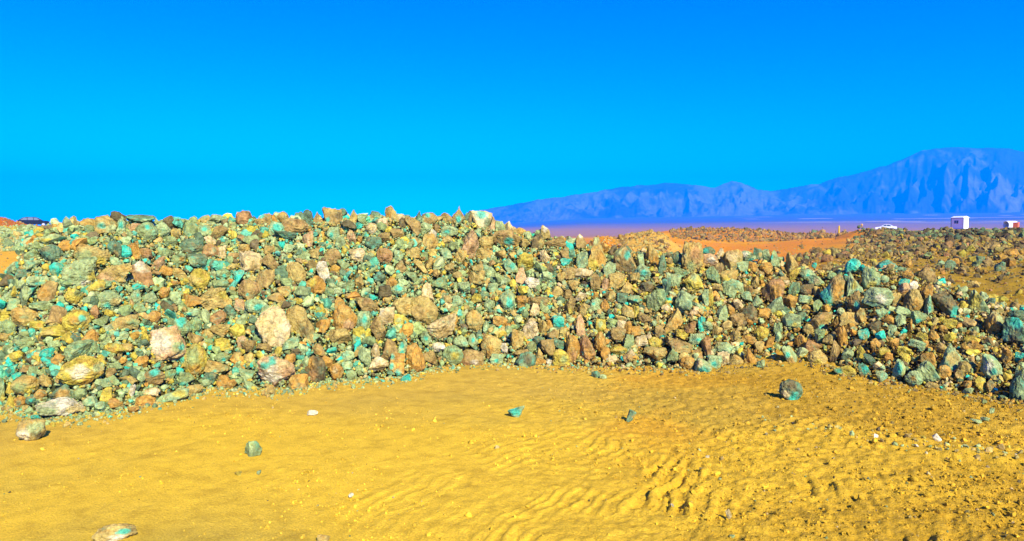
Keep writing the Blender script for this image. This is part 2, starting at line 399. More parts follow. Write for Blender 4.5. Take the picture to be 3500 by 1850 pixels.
# ------------------------------------------------------------------ the rocks one can point at
ROCKS = """
A 535 155 110 72 m r 0 - | tan rounded boulder on the skyline, leftmost big one of the crest | tan skyline boulder at the left end of the crest
A 540 180 60 42 g r 0 -
A 640 170 130 125 m c 0 t,-.35,-.1,.28;s,.5,.2,.4 | big tan boulder on the left crest streaked with turquoise down its face | turquoise-streaked crest boulder
A 728 175 62 100 s p 0 t,.1,-.3,.4
A 850 127 172 58 n s 0 s,.3,.2,.3 | flat dark green-grey slab capping the left crest against the sky | flat capping slab on the left crest
A 825 174 98 50 k s 0 -
A 885 205 130 120 g r 0 t,.1,-.5,.2
A 975 192 104 92 s r 0 -
A 1060 210 66 58 m r 0 -
A 1150 192 84 92 g c 0 -
A 1245 127 62 54 m r 0 -
A 1345 132 62 52 g c 0 -
A 1235 190 92 62 s c 0 t,0,-.2,.35
A 1328 202 98 76 b w 0 -
A 1160 292 140 92 n r 0 - | dark green-grey rounded boulder below the dip in the crest | dark green boulder below the crest dip
A 1277 314 106 76 r r 0 p,.1,.2,.3 | crumbly reddish-brown rock just right of the dark green boulder | crumbly reddish rock
A 1342 322 50 74 p c 0 -
A 1190 377 122 88 n c 0 s,-.6,0,.45
A 1080 372 84 78 g c 0 o,.4,-.2,.35
A 1000 322 98 62 g c 0 -
A 758 322 78 78 t r 0 - | bright turquoise rounded rock high on the left part of the pile | bright turquoise rock high on the left
A 694 312 82 105 n r 0 b,.1,.4,.4
A 815 315 72 112 o c 0 -
A 880 332 72 62 r r 0 -
A 395 283 82 62 o s 0 - | bright orange-yellow flat rock near the upper left edge of the pile | bright orange rock at the upper left
A 330 242 180 58 s s 18 y,-.5,.2,.35;t,.5,-.1,.25 | pale pointed sage and yellow slab tilted up to the right at the upper left | tilted pale slab at the upper left
A 310 338 132 116 n r 0 - | dark green boulder directly below the bright orange rock at upper left | dark green boulder at the upper left
A 200 402 98 64 s w 0 -
A 280 416 54 48 y r 0 -
A 345 426 88 78 t r 0 g,-.5,.5,.5 | blue-green rounded rock beside a small yellow stone near the left edge | blue-green rock near the left edge
A 560 342 205 130 m r 0 y,.3,.5,.4;g,-.4,0,.5 | very big mottled tan-green boulder in the upper left of the pile | big mottled tan-green boulder
A 482 448 196 176 s r 0 w,.35,.72,.3;y,.7,.2,.3 | huge pale sage boulder with a white broken lower edge | huge pale sage boulder
A 690 464 194 136 m c 0 k,-.5,.2,.5 | broad smooth tan boulder right of the huge pale sage boulder | broad smooth tan boulder
A 857 452 138 146 r c 0 w,-.05,-.55,.5;m,.5,-.7,.3 | reddish-brown boulder with a crumbly white cap | white-capped reddish boulder
A 955 387 76 74 k s 40 -
A 835 531 74 38 t s 0 -
A 575 530 120 66 y s 0 s,.5,.4,.3
A 720 545 42 36 t w 0 -
A 178 590 96 120 s w 0 y,.7,.3,.35;t,.5,-.7,.3 | sage boulder with a yellow corner at the left side of the pile | sage boulder with the yellow corner
A 290 562 124 124 b c 0 o,-.4,0,.5
A 450 592 116 92 y r 0 g,.4,-.5,.4
A 664 612 136 112 s r 0 t,-.2,.45,.25;m,.4,.2,.4 | rounded pale sage boulder with one small bright turquoise spot near its base | pale sage boulder with a turquoise spot
A 420 665 44 44 t w 0 -
A 510 670 34 42 t w 30 -
A 155 722 164 124 m r 0 y,.4,.6,.4 | big yellowish-tan boulder at the far left, midway up the pile | big yellowish-tan boulder at far left
A 228 762 94 48 y s 0 o,.2,0,.4
A 462 742 164 130 y r 0 t,.35,-.3,.25;o,-.2,-.2,.35 | yellow-green boulder with a turquoise spot and an orange stain | yellow-green stained boulder
A 575 690 52 84 r l 0 -
A 340 802 184 62 y s 0 m,-.5,0,.5
A 540 836 114 90 o w 180 - | bright orange wedge-shaped rock, the most orange one on the left side | bright orange wedge
A 770 745 136 82 m c 0 g,.5,0,.5
A 930 717 80 74 o r 0 -
A 1200 490 132 124 y r 0 m,-.6,0,.5 | square yellowish boulder in the upper middle of the left half | square yellowish boulder
A 1332 516 100 48 g s 0 -
A 1168 618 120 84 o w 0 -
A 1300 602 186 120 m s 14 y,.5,-.3,.4 | long tan boulder overhanging a dark gap in the left half | long overhanging tan boulder
A 1346 460 76 66 g r 0 t,.2,.1,.3
A 1170 692 98 54 s r 0 t,-.5,0,.3
A 1100 778 112 112 g r 0 t,-.1,-.65,.5 | grey-green rock with a bright cyan-blue top above the big pink boulder | cyan-topped rock
A 1183 764 72 92 g r 0 -
A 1320 717 94 84 r c 0 -
A 1400 684 82 80 n c 0 -
A 1332 800 126 72 m s -20 o,.6,.2,.4
A 1352 876 104 74 y c 0 -
A 1000 890 242 226 k c 0 w,-.2,-.3,.5;g,.6,.0,.3;t,.72,.05,.12 | very big pale pink boulder in the lower left of the pile | very big pink boulder
A 1166 984 158 196 y r 0 g,.0,-.35,.5;t,-.75,-.25,.22;o,.2,.5,.4 | rounded ochre boulder with a turquoise spot touching the big pink one | ochre boulder with the turquoise spot
A 1310 1020 146 92 m s -15 t,-.1,.3,.16
A 1266 1080 98 64 n c 0 -
A 1350 1106 78 84 o r 0 - | small split orange rock at the pile foot, left half of the pair | split orange rock at the foot
A 1404 1126 70 62 o w 0 -
A 1245 1112 54 44 s r 0 -
A 920 1078 146 100 b w 180 t,.2,-.6,.42 | brown wedge rock with a bright turquoise top, lower left of the pile | turquoise-topped brown wedge
A 1086 1052 48 70 t l 0 -
A 1128 1082 92 80 g w 0 -
A 1030 1062 66 64 g c 0 -
A 690 902 124 66 y s -20 o,-.2,0,.4
A 480 916 172 106 g s 28 - | long grey-green slab tilted up to the right, lower left of the pile | tilted grey-green slab
A 285 932 92 60 t r 0 - | pale turquoise rounded rock in the lower left, upper of two turquoise neighbours | pale turquoise rock at lower left
A 286 984 74 58 t c 0 g,-.5,.3,.4
A 352 970 84 60 o c 0 -
A 490 1046 266 172 y r 0 w,-.05,-.15,.42;o,.3,.6,.32;s,.75,-.3,.3 | huge yellow boulder with a cream rough face in the lower left | huge yellow boulder with cream face
A 152 1130 162 118 m r 0 g,-.4,0,.5;y,.3,.4,.4 | big tan boulder above the foot at the far left of the pile | big tan boulder at the far left foot
A 66 1150 62 62 y c 0 -
A 240 1182 86 58 o r 0 -
A 378 1172 146 94 n w 180 o,0,.0,.48;t,0,.75,.3 | dark green wedge rock with an orange heart-shaped stain in its centre | rock with the orange heart stain
A 62 1234 72 84 y p 0 -
A 128 1226 84 60 o c 0 d,-.3,.2,.4
A 188 1216 66 56 n r 0 t,0,0,.3
A 2 1170 60 180 s c 0 y,.6,.4,.5 | boulder cut by the left edge of the picture, green with yellow flank | boulder at the left picture edge
A 370 1264 286 108 w s 0 g,-.6,-.1,.5;m,.5,.1,.35 | long cream and grey slab lying along the pile foot at left | long cream slab at the left foot
A 216 1324 58 34 t c 0 -
A 880 1230 118 74 o r 0 r,.2,.2,.3 | deep ochre rounded rock at the left foot of the pile | deep ochre rock at the left foot
A 806 1272 68 36 o s 8 -
A 1045 1196 184 92 s s 22 y,.4,-.4,.4 | pale sage slab sloping down to the sand at the left foot | pale sloping slab at the foot
A 1172 1160 104 70 m c 0 -
A 915 1170 104 54 p s 0 -
A 800 1162 44 66 w l 0 -
A 625 1112 104 54 s s 0 -
A 606 1256 70 62 s c 0 -
A 545 1232 84 70 s r 0 -
A 480 1180 84 64 g r 0 -
A 1342 962 88 62 g r 0 t,.2,.2,.3
A 72 1046 78 78 t c 0 n,-.4,-.3,.4 | deep turquoise rock near the left edge, low on the pile | deep turquoise rock at the lower left edge
A 100 1072 62 42 t s 20 -
A 100 950 84 64 y c 0 -
A 194 810 44 52 t r 0 -
A 60 782 84 104 g r 0 -
A 30 842 72 62 m c 0 -
A 60 582 74 60 s c 0 -
A 230 500 130 60 s s 0 t,0,.3,.3
A 90 640 100 70 s c 0 -
A 100 560 70 60 y c 0 -
A 610 740 90 60 g c 0 -
A 1000 440 80 70 o c 0 -
A 1080 450 90 60 m c 0 -
A 1060 600 70 80 s l 0 -
A 990 570 60 70 o r 0 -
A 820 590 60 80 s r 0 t,.4,-.2,.3
A 900 600 90 70 s c 0 -
A 840 660 80 60 g c 0 -
A 640 520 70 50 g c 0 -
A 1060 520 60 50 o w 0 -
A 190 330 90 70 g c 0 -
A 150 450 90 50 n s 0 -
A 700 380 70 60 s c 0 -
A 40 690 90 60 y c 0 -
A 610 990 70 50 y c 0 -
A 330 880 80 50 g c 0 -
A 160 870 110 60 g c 0 -
A 850 990 90 70 o c 0 -
A 1270 250 70 50 p c 0 -
A 1030 260 80 60 g c 0 -
A 250 650 140 60 g s 0 -
A 560 900 80 70 g c 0 -
A 700 1020 80 50 g s 0 -
A 770 900 70 50 m c 0 -
A 740 830 70 50 s c 0 -
A 690 1100 70 60 g c 0 -
A 200 1060 70 90 g c 0 t,0,0,.25
A 270 1100 80 70 m c 0 -
A 640 1190 70 90 y l 0 -
A 700 1240 90 60 o c 0 -
B 60 122 92 96 r r 0 - | reddish-tan boulder on the skyline left of the turquoise-faced rock | reddish-tan skyline boulder
B 178 132 112 86 b c 0 t,-.2,-.7,.35
B 256 188 96 92 s r 0 t,0,-.2,.6 | rock with a bright turquoise face just under the crest, left of centre | turquoise-faced rock under the crest
B 305 216 136 54 n s 0 -
B 292 112 70 66 m r 0 -
B 366 168 152 98 b r 0 - | broad brown-tan boulder on the crest below the notch left of centre | broad brown crest boulder
B 502 128 60 92 b p 0 -
B 597 114 114 116 b c 0 t,-.5,.2,.22;d,.5,-.2,.3 | biggest square brown boulder standing on the skyline left of centre | square brown skyline boulder
B 725 110 48 80 m p 0 -
B 755 166 54 44 t w 0 -
B 830 182 68 68 p r 0 -
B 957 108 80 122 m p 0 o,-.4,0,.4 | tall pointed skyline rock with an orange stain on its left side | tall orange-stained skyline rock
B 1020 144 50 58 d c 0 -
B 1082 166 88 108 b c 0 -
B 1180 128 94 84 b r 0 t,-.2,-.6,.3
B 1287 120 74 66 b r 0 -
B 1352 112 84 122 b p 0 t,.1,.2,.35 | tallest pointed brown peak on the skyline near the centre | tallest skyline peak
B 445 254 66 108 k l 0 -
B 600 214 74 86 s r 0 t,-.3,.1,.35
B 710 236 52 92 k p 0 - | pink pointed rock standing below the crest left of centre | pink pointed rock
B 758 246 32 42 o r 0 -
B 842 266 92 72 n r 0 -
B 902 232 74 54 b c 0 -
B 985 212 76 62 b c 0 -
B 1155 180 84 70 s r 0 -
B 1195 214 54 58 w c 0 -
B 1300 198 98 68 s c 0 t,-.2,0,.3
B 1185 260 92 98 m p 0 -
B 1428 282 96 176 k l 0 r,.2,.2,.4 | tall reddish slab standing upright under the centre of the crest | tall reddish upright slab
B 1524 266 82 70 m w 0 -
B 102 388 132 134 p c 0 b,.3,.3,.5 | cream-tan angular boulder in the upper left-centre with a notch | notched cream-tan boulder
B 225 392 104 116 b s -45 -
B 377 454 108 132 m r 0 - | smooth round tan boulder left of the white crumbly rock | smooth round tan boulder
B 190 490 108 116 b c 0 -
B 98 552 132 120 b r 0 t,-.2,.3,.12 | dark-footed round tan boulder above a small pink rock | dark-footed round tan boulder
B 492 525 112 112 o r 0 y,-.3,-.4,.4 | golden orange rounded boulder below the white crumbly rock | golden orange boulder
B 541 440 78 116 w l 0 - | white crumbly rock in the upper middle-left of the pile | white crumbly rock
B 592 356 96 96 b r 0 -
B 482 334 66 58 m c 0 -
B 746 342 94 82 p r 0 w,0,0,.3 | bright cream rock in the upper middle of the pile | bright cream rock
B 911 352 88 98 r r 0 - | reddish-brown rounded rock right of the bright cream rock | reddish-brown rock of the upper middle
B 954 505 56 62 o r 0 - | small vivid orange rounded rock in the middle of the pile | small vivid orange rock
B 1082 326 86 64 m c 0 -
B 995 342 54 62 s c 0 -
B 1122 408 78 88 m p 0 -
B 1185 392 42 74 m l 0 -
B 702 532 52 84 g l 0 -
B 757 512 48 82 m l 0 -
B 995 548 92 72 s r 0 t,0,-.2,.4
B 1242 512 86 74 g c 0 -
B 1476 474 78 88 m c 0 -
B 572 566 64 62 g c 0 -
B 132 650 122 86 s r 0 t,.2,.1,.4 | pale sage rock with a turquoise face above the cream wedge boulder | sage rock above the cream wedge
B 40 642 76 68 k c 0 -
B 190 676 54 70 s s 40 -
B 230 700 96 62 b c 0 -
B 238 785 196 246 p w 30 - | very big smooth cream wedge-shaped boulder left of centre | very big cream wedge
B 408 752 180 204 m c 0 t,.85,-.5,.3;d,.2,.3,.3 | very big flat-faced tan boulder with a turquoise right edge | flat-faced tan boulder
B 671 726 140 162 o r 0 k,.3,.4,.4 | large round orange boulder in the lower centre-left | large round orange boulder
B 638 632 62 76 o p 0 -
B 806 646 132 94 b s -20 -
B 838 606 50 54 t w 0 -
B 1014 648 110 100 m c 0 - | squarish tan rock left of the large smooth tan boulder at centre | squarish tan rock at centre
B 1144 680 164 176 m r 0 b,-.3,.0,.4 | large smooth tan boulder in the centre of the pile | large smooth tan boulder at centre
B 1166 556 78 100 p p 0 -
B 1246 774 176 146 p c 0 b,.3,.4,.5 | boulder with a bright cream top face at the centre | cream-topped boulder at centre
B 1320 742 62 98 o l 0 - | orange-red upright rock beside the cream-topped boulder | orange-red upright rock
B 920 705 94 96 p c 0 b,.4,.3,.4
B 872 786 90 146 b s -60 -
B 782 740 82 116 s r 0 t,.2,-.2,.4
B 1010 730 86 66 y c 0 s,-.3,0,.4
B 540 768 82 72 o c 0 -
B 640 834 130 92 m c 0 -
B 474 838 92 82 g w 0 -
B 342 872 94 68 s c 0 -
B 1458 740 106 124 m r 0 - | bumpy round tan boulder right of centre, halfway up | bumpy round tan boulder
B 1236 896 78 52 w r 0 - | small white rock low in the centre of the pile | small white rock
B 1324 946 114 114 g r 0 y,.2,-.1,.4 | round grey-green boulder low in the centre, above the foot | round grey-green boulder near the foot
B 1370 870 86 82 s c 0 -
B 1430 980 156 124 b r 0 w,.2,.1,.3;r,-.3,.2,.4 | mottled brown boulder with pale flecks at the central foot | mottled brown boulder at the foot
B 1098 966 112 174 o r 0 - | tall egg-shaped golden boulder standing at the central foot | golden egg-shaped boulder
B 984 1000 94 130 o c 0 t,-.6,.1,.3;t,.1,.8,.4;t,-.5,-.7,.25 | orange rock with turquoise corners at the foot beside the golden egg boulder | orange rock with turquoise corners
B 932 920 112 146 b p 0 -
B 874 1004 112 92 p s 15 b,.2,.4,.4
B 790 962 72 118 s l 0 -
B 856 920 52 86 p l 0 -
B 1016 900 66 92 s c 0 t,.0,-.3,.4;t,0,.6,.4
B 256 1046 206 176 k c 0 w,-.3,.1,.5;t,-.6,-.55,.25;t,-.2,-.8,.2 | big pink-cream boulder with turquoise corner at the foot, left of centre | pink boulder with turquoise corner
B 390 1120 112 112 o r 0 b,.2,.2,.4 | rounded brown-orange boulder on the sand edge touching the pink-cream one | brown-orange boulder on the sand edge
B 490 1040 120 166 d r 0 r,-.3,.2,.4;o,-.4,-.6,.4 | dark reddish-brown tall boulder at the foot, left of centre | dark reddish-brown foot boulder
B 621 1046 78 94 o r 0 p,-.2,-.2,.4 | light orange rounded rock at the foot right of the dark brown boulder | light orange foot rock
B 710 1076 60 74 g c 0 -
B 208 1166 78 76 m r 0 - | small tan rock lying just clear of the foot below the pink-cream boulder | small tan rock clear of the foot
B 104 1130 84 74 s c 0 -
B 690 952 74 66 s r 0 -
B 588 922 64 42 t s 0 -
B 515 916 76 72 b c 0 o,0,.3,.4
B 88 892 86 72 b c 0 -
B 46 872 54 82 k l 0 -
B 182 902 88 50 b s -20 -
B 1182 958 80 76 b c 0 -
B 1446 858 56 84 s p 0 t,0,-.2,.3
B 1040 1082 60 42 t c 0 -
B 1162 840 64 76 s c 0 t,0,0,.35
B 45 740 70 80 s c 0 -
B 320 510 70 60 g c 0 -
B 30 480 60 90 t c 0 -
B 300 560 80 60 m c 0 -
B 260 600 110 60 b s 0 o,.4,0,.4
B 640 260 60 70 s c 0 -
B 330 300 70 50 s c 0 -
B 215 310 70 60 m c 0 -
B 60 300 70 50 m c 0 -
B 1070 470 70 60 g c 0 -
B 1010 400 60 60 b p 0 -
B 800 570 60 60 s c 0 t,0,0,.3
B 880 470 70 60 n c 0 -
B 660 400 70 60 g c 0 -
B 1350 620 70 70 s c 0 -
B 1390 540 70 70 s l 0 -
B 1300 420 60 60 m c 0 -
B 1280 330 80 60 s c 0 -
B 1370 350 70 80 m c 0 -
B 560 990 70 80 o l 0 -
B 680 1010 70 50 s c 0 -
B 440 1000 60 90 s l 0 -
B 80 1060 90 70 s c 0 -
B 330 980 80 80 o c 0 -
C 8 122 30 96 d l 0 -
C 82 132 118 112 p c 0 t,.0,-.65,.5;n,.6,.2,.4 | cream-faced boulder with a turquoise top, last big one on the high crest | turquoise-topped cream crest boulder
C 145 168 58 110 k p 0 - | reddish pointed rock touching the turquoise-topped cream crest boulder | reddish pointed crest rock
C 195 178 58 86 s c 0 -
C 250 182 46 88 p p 0 b,.3,.5,.5 | slim pale spire on the falling crest just right of centre | slim pale spire on the crest
C 212 248 128 116 b c 0 t,.45,.1,.35
C 105 268 88 80 m r 0 -
C 52 215 54 54 s c 0 t,0,0,.4
C 310 202 76 50 m r 0 -
C 292 248 52 66 b c 0 -
C 425 262 78 102 d p 0 m,.5,.1,.5
C 470 204 56 86 m p 0 w,-.1,-.5,.45 | white-tipped spire where the crest steps down, right of centre | white-tipped spire
C 530 260 122 66 b s 0 -
C 346 266 56 54 m c 0 -
C 466 350 62 78 p c 0 -
C 205 340 54 54 m c 0 -
C 95 332 100 64 m c 0 -
C 322 334 56 52 s c 0 t,0,0,.4
C 345 384 88 108 y c 0 s,-.3,.5,.4 | yellow lumpy rock high on the pile just right of centre | yellow lumpy rock right of centre
C 258 406 86 86 s s -45 t,.2,0,.4
C 320 472 64 104 k p 0 - | tall pinkish rock right of centre, high on the slope | tall pinkish rock right of centre
C 122 438 86 78 s c 0 -
C 52 482 92 82 m c 0 -
C 60 422 62 52 m c 0 -
C 386 508 84 62 w c 0 -
C 622 318 58 118 t l 0 n,.3,.3,.5 | dark turquoise upright rock where the crest is lowest right of centre | dark turquoise upright rock
C 686 262 62 94 b p 0 w,-.2,-.7,.3 | sharp pointed grey-brown rock on the crest left of the big yellow one | sharp pointed crest rock
C 690 376 64 104 s c 0 -
C 582 332 52 80 b c 0 -
C 592 382 64 44 t s 0 -
C 776 338 126 190 m p 0 o,.35,.3,.5;y,-.2,.6,.4;s,-.1,-.8,.3 | big pointed boulder stained yellow and orange on the crest right of centre | big yellow-stained crest boulder
C 956 386 140 176 b c 0 t,.1,-.5,.25;d,.2,.4,.4;s,-.6,-.7,.3 | big brown boulder with a turquoise streak near its top, right of centre | brown boulder with turquoise streak
C 858 430 70 92 s c 0 -
C 1108 342 78 132 o p 0 m,.2,-.6,.5 | tall ochre rock on the crest between two brown boulders | tall ochre crest rock
C 1046 390 44 122 s l 0 -
C 1056 448 94 100 s c 0 t,.1,-.1,.35
C 1362 364 126 196 m r 0 r,.2,-.3,.5;g,-.2,.5,.4 | tallest round-topped tan boulder on the right half of the crest | tall round-topped tan boulder
C 1270 356 66 74 n r 0 -
C 1170 402 54 112 n l 0 -
C 1452 320 80 58 n r 0 t,-.4,-.1,.5 | turquoise-stained dark rock on the crest right of the round-topped boulder | turquoise-stained crest rock
C 1366 512 108 120 y r 0 s,0,-.6,.4 | round rock with bright yellow lichen colour under the round-topped boulder | round yellow rock
C 1286 446 86 66 g c 0 -
C 1244 492 84 84 s c 0 -
C 896 498 94 100 m c 0 -
C 960 540 74 66 m c 0 -
C 1078 532 76 68 d c 0 -
C 1005 478 60 60 m c 0 -
C 770 512 62 106 b l 0 -
C 830 520 42 74 k l 0 -
C 700 452 106 62 p s 0 -
C 612 450 84 64 b c 0 -
C 565 476 52 62 m c 0 -
C 640 520 64 54 m c 0 -
C 240 620 80 140 s l -15 t,.2,.1,.45 | tall sage rock with a turquoise face, middle of the slope right of centre | tall turquoise-faced sage rock
C 326 616 68 60 o c 0 -
C 402 668 60 70 p p 0 - | small pale pink rock mid-slope right of the turquoise-faced sage rock | small pale pink rock mid-slope
C 428 618 122 54 b s 0 -
C 618 650 62 106 b s 60 y,0,.4,.4
C 692 672 62 88 m c 0 -
C 770 640 64 66 s c 0 t,-.3,-.2,.3
C 828 650 50 76 o l 0 -
C 1136 618 110 140 g c 0 s,-.3,-.4,.4 | tall grey-green block in the shade mid-slope right of centre | tall grey-green block
C 1308 626 104 136 s w 0 n,.3,.3,.4 | sage wedge boulder with dark left side below the round yellow rock | sage wedge boulder
C 1440 600 46 96 s l 0 -
C 966 682 74 76 m c 0 -
C 1014 690 42 82 y l 0 -
C 1070 720 76 66 b c 0 -
C 920 720 66 44 m s 0 -
C 1250 736 106 136 m p 0 o,.2,.2,.5 | golden-tan pointed boulder in the right half, mid-slope | golden-tan pointed boulder
C 1412 758 42 88 t l 0 - | slim turquoise upright rock right of the golden-tan pointed boulder | slim turquoise upright rock
C 1344 776 64 64 r c 0 -
C 1384 848 92 66 s c 0 t,.2,0,.3
C 685 772 60 140 k p 0 - | tall salmon spire in the lower middle of the right half | tall salmon spire
C 545 742 66 64 t c 0 - | bright turquoise rock just left of the tall salmon spire | bright turquoise rock by the spire
C 800 772 64 86 y c 0 s,0,-.4,.4
C 372 790 98 126 p w 200 - | cream wedge-shaped rock low on the slope right of centre | cream wedge low right of centre
C 450 782 54 94 m c 0 -
C 492 762 44 60 o p 0 -
C 110 780 38 80 s l 0 -
C 196 742 84 62 o s 0 -
C 140 892 114 126 m r 0 o,-.2,.2,.4 | big rounded golden-tan boulder above the round dark foot boulder | golden-tan boulder above the foot
C 300 850 68 116 m l 0 -
C 218 902 42 58 w c 0 -
C 351 992 108 126 n r 0 d,.2,-.4,.4;s,-.2,.3,.3 | round dark mottled boulder sitting clear on the sand at the central foot | round dark boulder at the central foot
C 172 976 78 70 s c 0 t,0,0,.3
C 562 966 96 112 y r 0 g,.3,0,.4 | knobbly yellowish boulder at the foot right of the round dark boulder | knobbly yellowish foot boulder
C 632 908 82 158 o l 0 r,.2,.4,.4 | tall orange-brown rock at the foot left of the orange pyramid | tall orange-brown foot rock
C 720 904 98 148 r p 0 o,.3,.3,.4;t,-.5,.3,.12 | orange-brown pyramid-shaped rock at the foot right of centre | orange-brown pyramid rock
C 800 866 66 122 o r 0 - | upright orange egg-shaped rock beside the orange-brown pyramid | upright orange egg rock
C 830 936 54 84 o c 0 -
C 905 820 90 84 b c 0 -
C 926 766 54 60 p c 0 -
C 966 782 46 76 o l 0 -
C 1018 802 94 56 o s 10 - | flat bright orange rock low in the right half | flat bright orange rock
C 1046 858 84 70 p c 0 -
C 910 914 94 56 y s -25 s,.5,.3,.3
C 970 870 62 86 g c 0 -
C 1126 938 132 78 m s -8 o,0,.4,.4 | long tan slab lying at the foot in the right half | long tan slab at the right foot
C 1128 870 78 64 y r 0 -
C 1272 880 156 96 b s -20 - | long brown boulder leaning down to the right near the foot | long brown leaning boulder
C 1240 948 72 80 g w 200 -
C 1306 962 66 72 m c 0 -
C 1334 992 94 70 o r 0 -
C 1420 1020 98 98 s c 0 t,.1,.4,.6;p,-.4,-.5,.4 | turquoise and cream rock standing out at the foot in the right half | turquoise and cream foot rock
C 1494 986 76 76 s c 0 t,-.2,0,.4
C 1442 898 52 96 r l 0 -
C 480 898 84 96 b c 0 -
C 432 942 44 74 m p 0 -
C 490 990 32 38 w c 0 -
C 440 980 70 40 o s 0 -
C 320 925 84 36 b s 0 -
C 290 1284 102 72 s c 0 t,-.1,-.1,.7 | turquoise-green rock lying alone on the open sand in front of the centre | lone turquoise rock on the sand
C 988 1314 62 76 n l -20 m,.5,.0,.4 | dark upright rock alone on the sand with a black shadow at its left | lone dark upright rock on the sand
C 50 600 60 50 y c 0 -
C 130 640 60 60 s c 0 -
C 150 540 60 60 s c 0 -
C 480 470 60 60 s c 0 -
C 540 560 60 60 m c 0 -
C 600 580 50 60 b c 0 -
C 680 590 70 50 p c 0 -
C 550 880 60 70 n c 0 -
C 430 860 60 60 n c 0 -
C 1200 540 50 110 n l 0 -
C 1160 800 70 70 b c 0 -
C 1290 820 70 60 y c 0 -
C 1000 610 80 50 s c 0 t,.3,0,.3
C 930 600 70 60 n c 0 -
C 860 590 60 60 m c 0 -
D 115 332 54 64 p p 0 -
D 46 378 92 86 k c 0 w,.2,-.2,.4 | pale pink rock with a flat top on the crest right of the round-topped boulder | pale pink flat-topped crest rock
D 175 382 132 140 m c 0 p,.1,-.5,.5;t,.6,.6,.16 | big tan boulder with a pale lit top on the right part of the crest | big pale-topped tan boulder
D 274 356 96 78 s s -38 t,.5,.4,.35;w,-.4,-.4,.4 | tilted pale slab with a turquoise lower end on the right crest | tilted pale slab on the right crest
D 334 330 56 68 n c 0 m,.5,.2,.4
D 386 346 48 76 s c 0 -
D 430 366 74 104 g p 0 t,-.2,-.2,.25 | dark grey pointed rock on the right crest with a turquoise left side | dark grey pointed crest rock
D 478 366 36 34 s c 0 -
D 536 398 84 140 m p 20 - | leaning tan pointed rock where the rocky crest ends at right | leaning tan pointed rock
D 68 466 86 108 g c 0 -
D 104 436 50 92 b l 0 -
D 156 478 106 90 m c 0 y,-.1,.2,.4
D 240 412 76 68 s c 0 -
D 312 416 64 70 o c 0 -
D 386 420 74 66 o r 0 -
D 556 464 54 70 y s 60 - | small bright yellow tilted rock below the leaning tan pointed rock | small bright yellow tilted rock
D 640 462 86 68 s r 0 t,0,-.1,.25
D 692 496 94 68 s s -35 p,0,0,.4
D 766 436 92 64 b s -20 -
D 786 466 62 44 g r 0 -
D 677 405 30 34 t c 0 -
D 911 407 88 86 t r 0 - | bright turquoise ball-shaped rock at the upper right end of the pile | turquoise ball-shaped rock
D 926 524 98 156 s l 0 t,.3,.6,.4;b,0,-.6,.3;y,-.1,0,.3 | tall pale rock with turquoise bottom directly below the turquoise ball | tall pale rock below the turquoise ball
D 1026 486 112 144 s r 0 y,.0,.5,.5;g,.3,-.6,.4 | rounded egg-like sage and yellow boulder between two turquoise rocks | sage and yellow egg boulder
D 1120 426 122 104 n r 0 t,-.1,-.2,.6 | dark turquoise boulder at the upper right end of the pile | dark turquoise boulder
D 1242 396 58 82 o p 0 -
D 1250 466 66 60 o c 0 -
D 1356 472 108 110 b r 0 d,-.2,.2,.4 | brown rounded boulder at the upper right, last one on the ridge | last brown boulder of the ridge
D 1100 486 56 44 s r 0 -
D 794 556 152 182 b p -18 t,-.65,.2,.6;o,.3,.0,.45;t,.8,.4,.25;t,-.1,.9,.3 | big two-tone pointed boulder, blue-green at left and orange in the middle | two-tone pointed boulder
D 1068 606 170 124 s c 0 w,.2,-.1,.4 | very big pale sage block on the right part of the pile | very big pale sage block
D 926 624 80 132 b l 0 t,.2,.2,.35
D 992 620 66 78 o c 0 t,-.4,-.1,.3
D 1176 612 64 86 m w 0 -
D 1212 686 96 70 s s -25 -
D 1275 622 114 146 m r 0 o,.3,.2,.5;d,-.7,-.1,.5 | round golden boulder right of the very big pale sage block | round golden boulder
D 1220 542 68 64 k c 0 - | bright salmon-pink rock with a turquoise stone on top, right part | bright salmon-pink rock
D 1222 505 62 42 t c 0 -
D 1282 532 52 66 w w 0 -
D 1362 568 68 92 o c 0 -
D 1370 654 56 140 s l 10 t,.2,.1,.3
D 1478 640 172 148 d s -40 t,.6,.5,.4 | dark brown tilted slab with a turquoise lower end on the right | dark tilted slab with turquoise end
D 1672 632 124 158 s c 0 y,-.3,-.2,.6;g,.7,.1,.4 | pale yellow-green upright boulder standing alone high at the right | pale upright boulder at the right
D 1766 762 112 160 b r 0 o,-.3,.2,.5;s,.6,-.5,.4 | mottled ochre boulder right below the pale upright boulder | mottled ochre boulder
D 1890 816 146 182 n c 0 t,.1,-.75,.45;d,-.1,.4,.5 | big dark boulder with a bright turquoise top edge at the right picture edge | turquoise-edged boulder at the right picture edge
D 1900 702 100 56 n s 0 -
D 428 560 130 140 r c -25 o,.2,.0,.5;d,-.6,-.1,.4 | orange-brown leaning boulder in the upper right half of the slope | orange-brown leaning boulder
D 434 642 112 96 s w 180 -
D 336 622 64 76 s c 0 -
D 272 592 66 66 s c 0 -
D 290 560 66 66 o c 0 -
D 166 552 86 104 g c 0 s,.4,0,.4
D 92 540 64 54 m c 0 -
D 20 602 38 106 s l 0 -
D 50 602 34 110 y l 0 -
D 212 530 76 86 s c 0 -
D 320 510 44 80 m l 0 -
D 556 552 66 86 g c 0 -
D 632 550 88 66 d r 0 r,.2,.2,.4
D 690 562 44 64 m p 0 -
D 532 622 86 78 o c 0 - | orange blocky rock in the middle of the right-hand slope | orange blocky rock
D 620 612 84 56 s c 0 -
D 630 656 52 34 o s 0 -
D 700 652 54 80 g c 0 -
D 286 682 88 76 d c 0 -
D 370 692 84 56 o c 0 -
D 212 732 76 78 b c 0 -
D 120 692 66 94 s c 0 -
D 164 672 62 66 o c 0 -
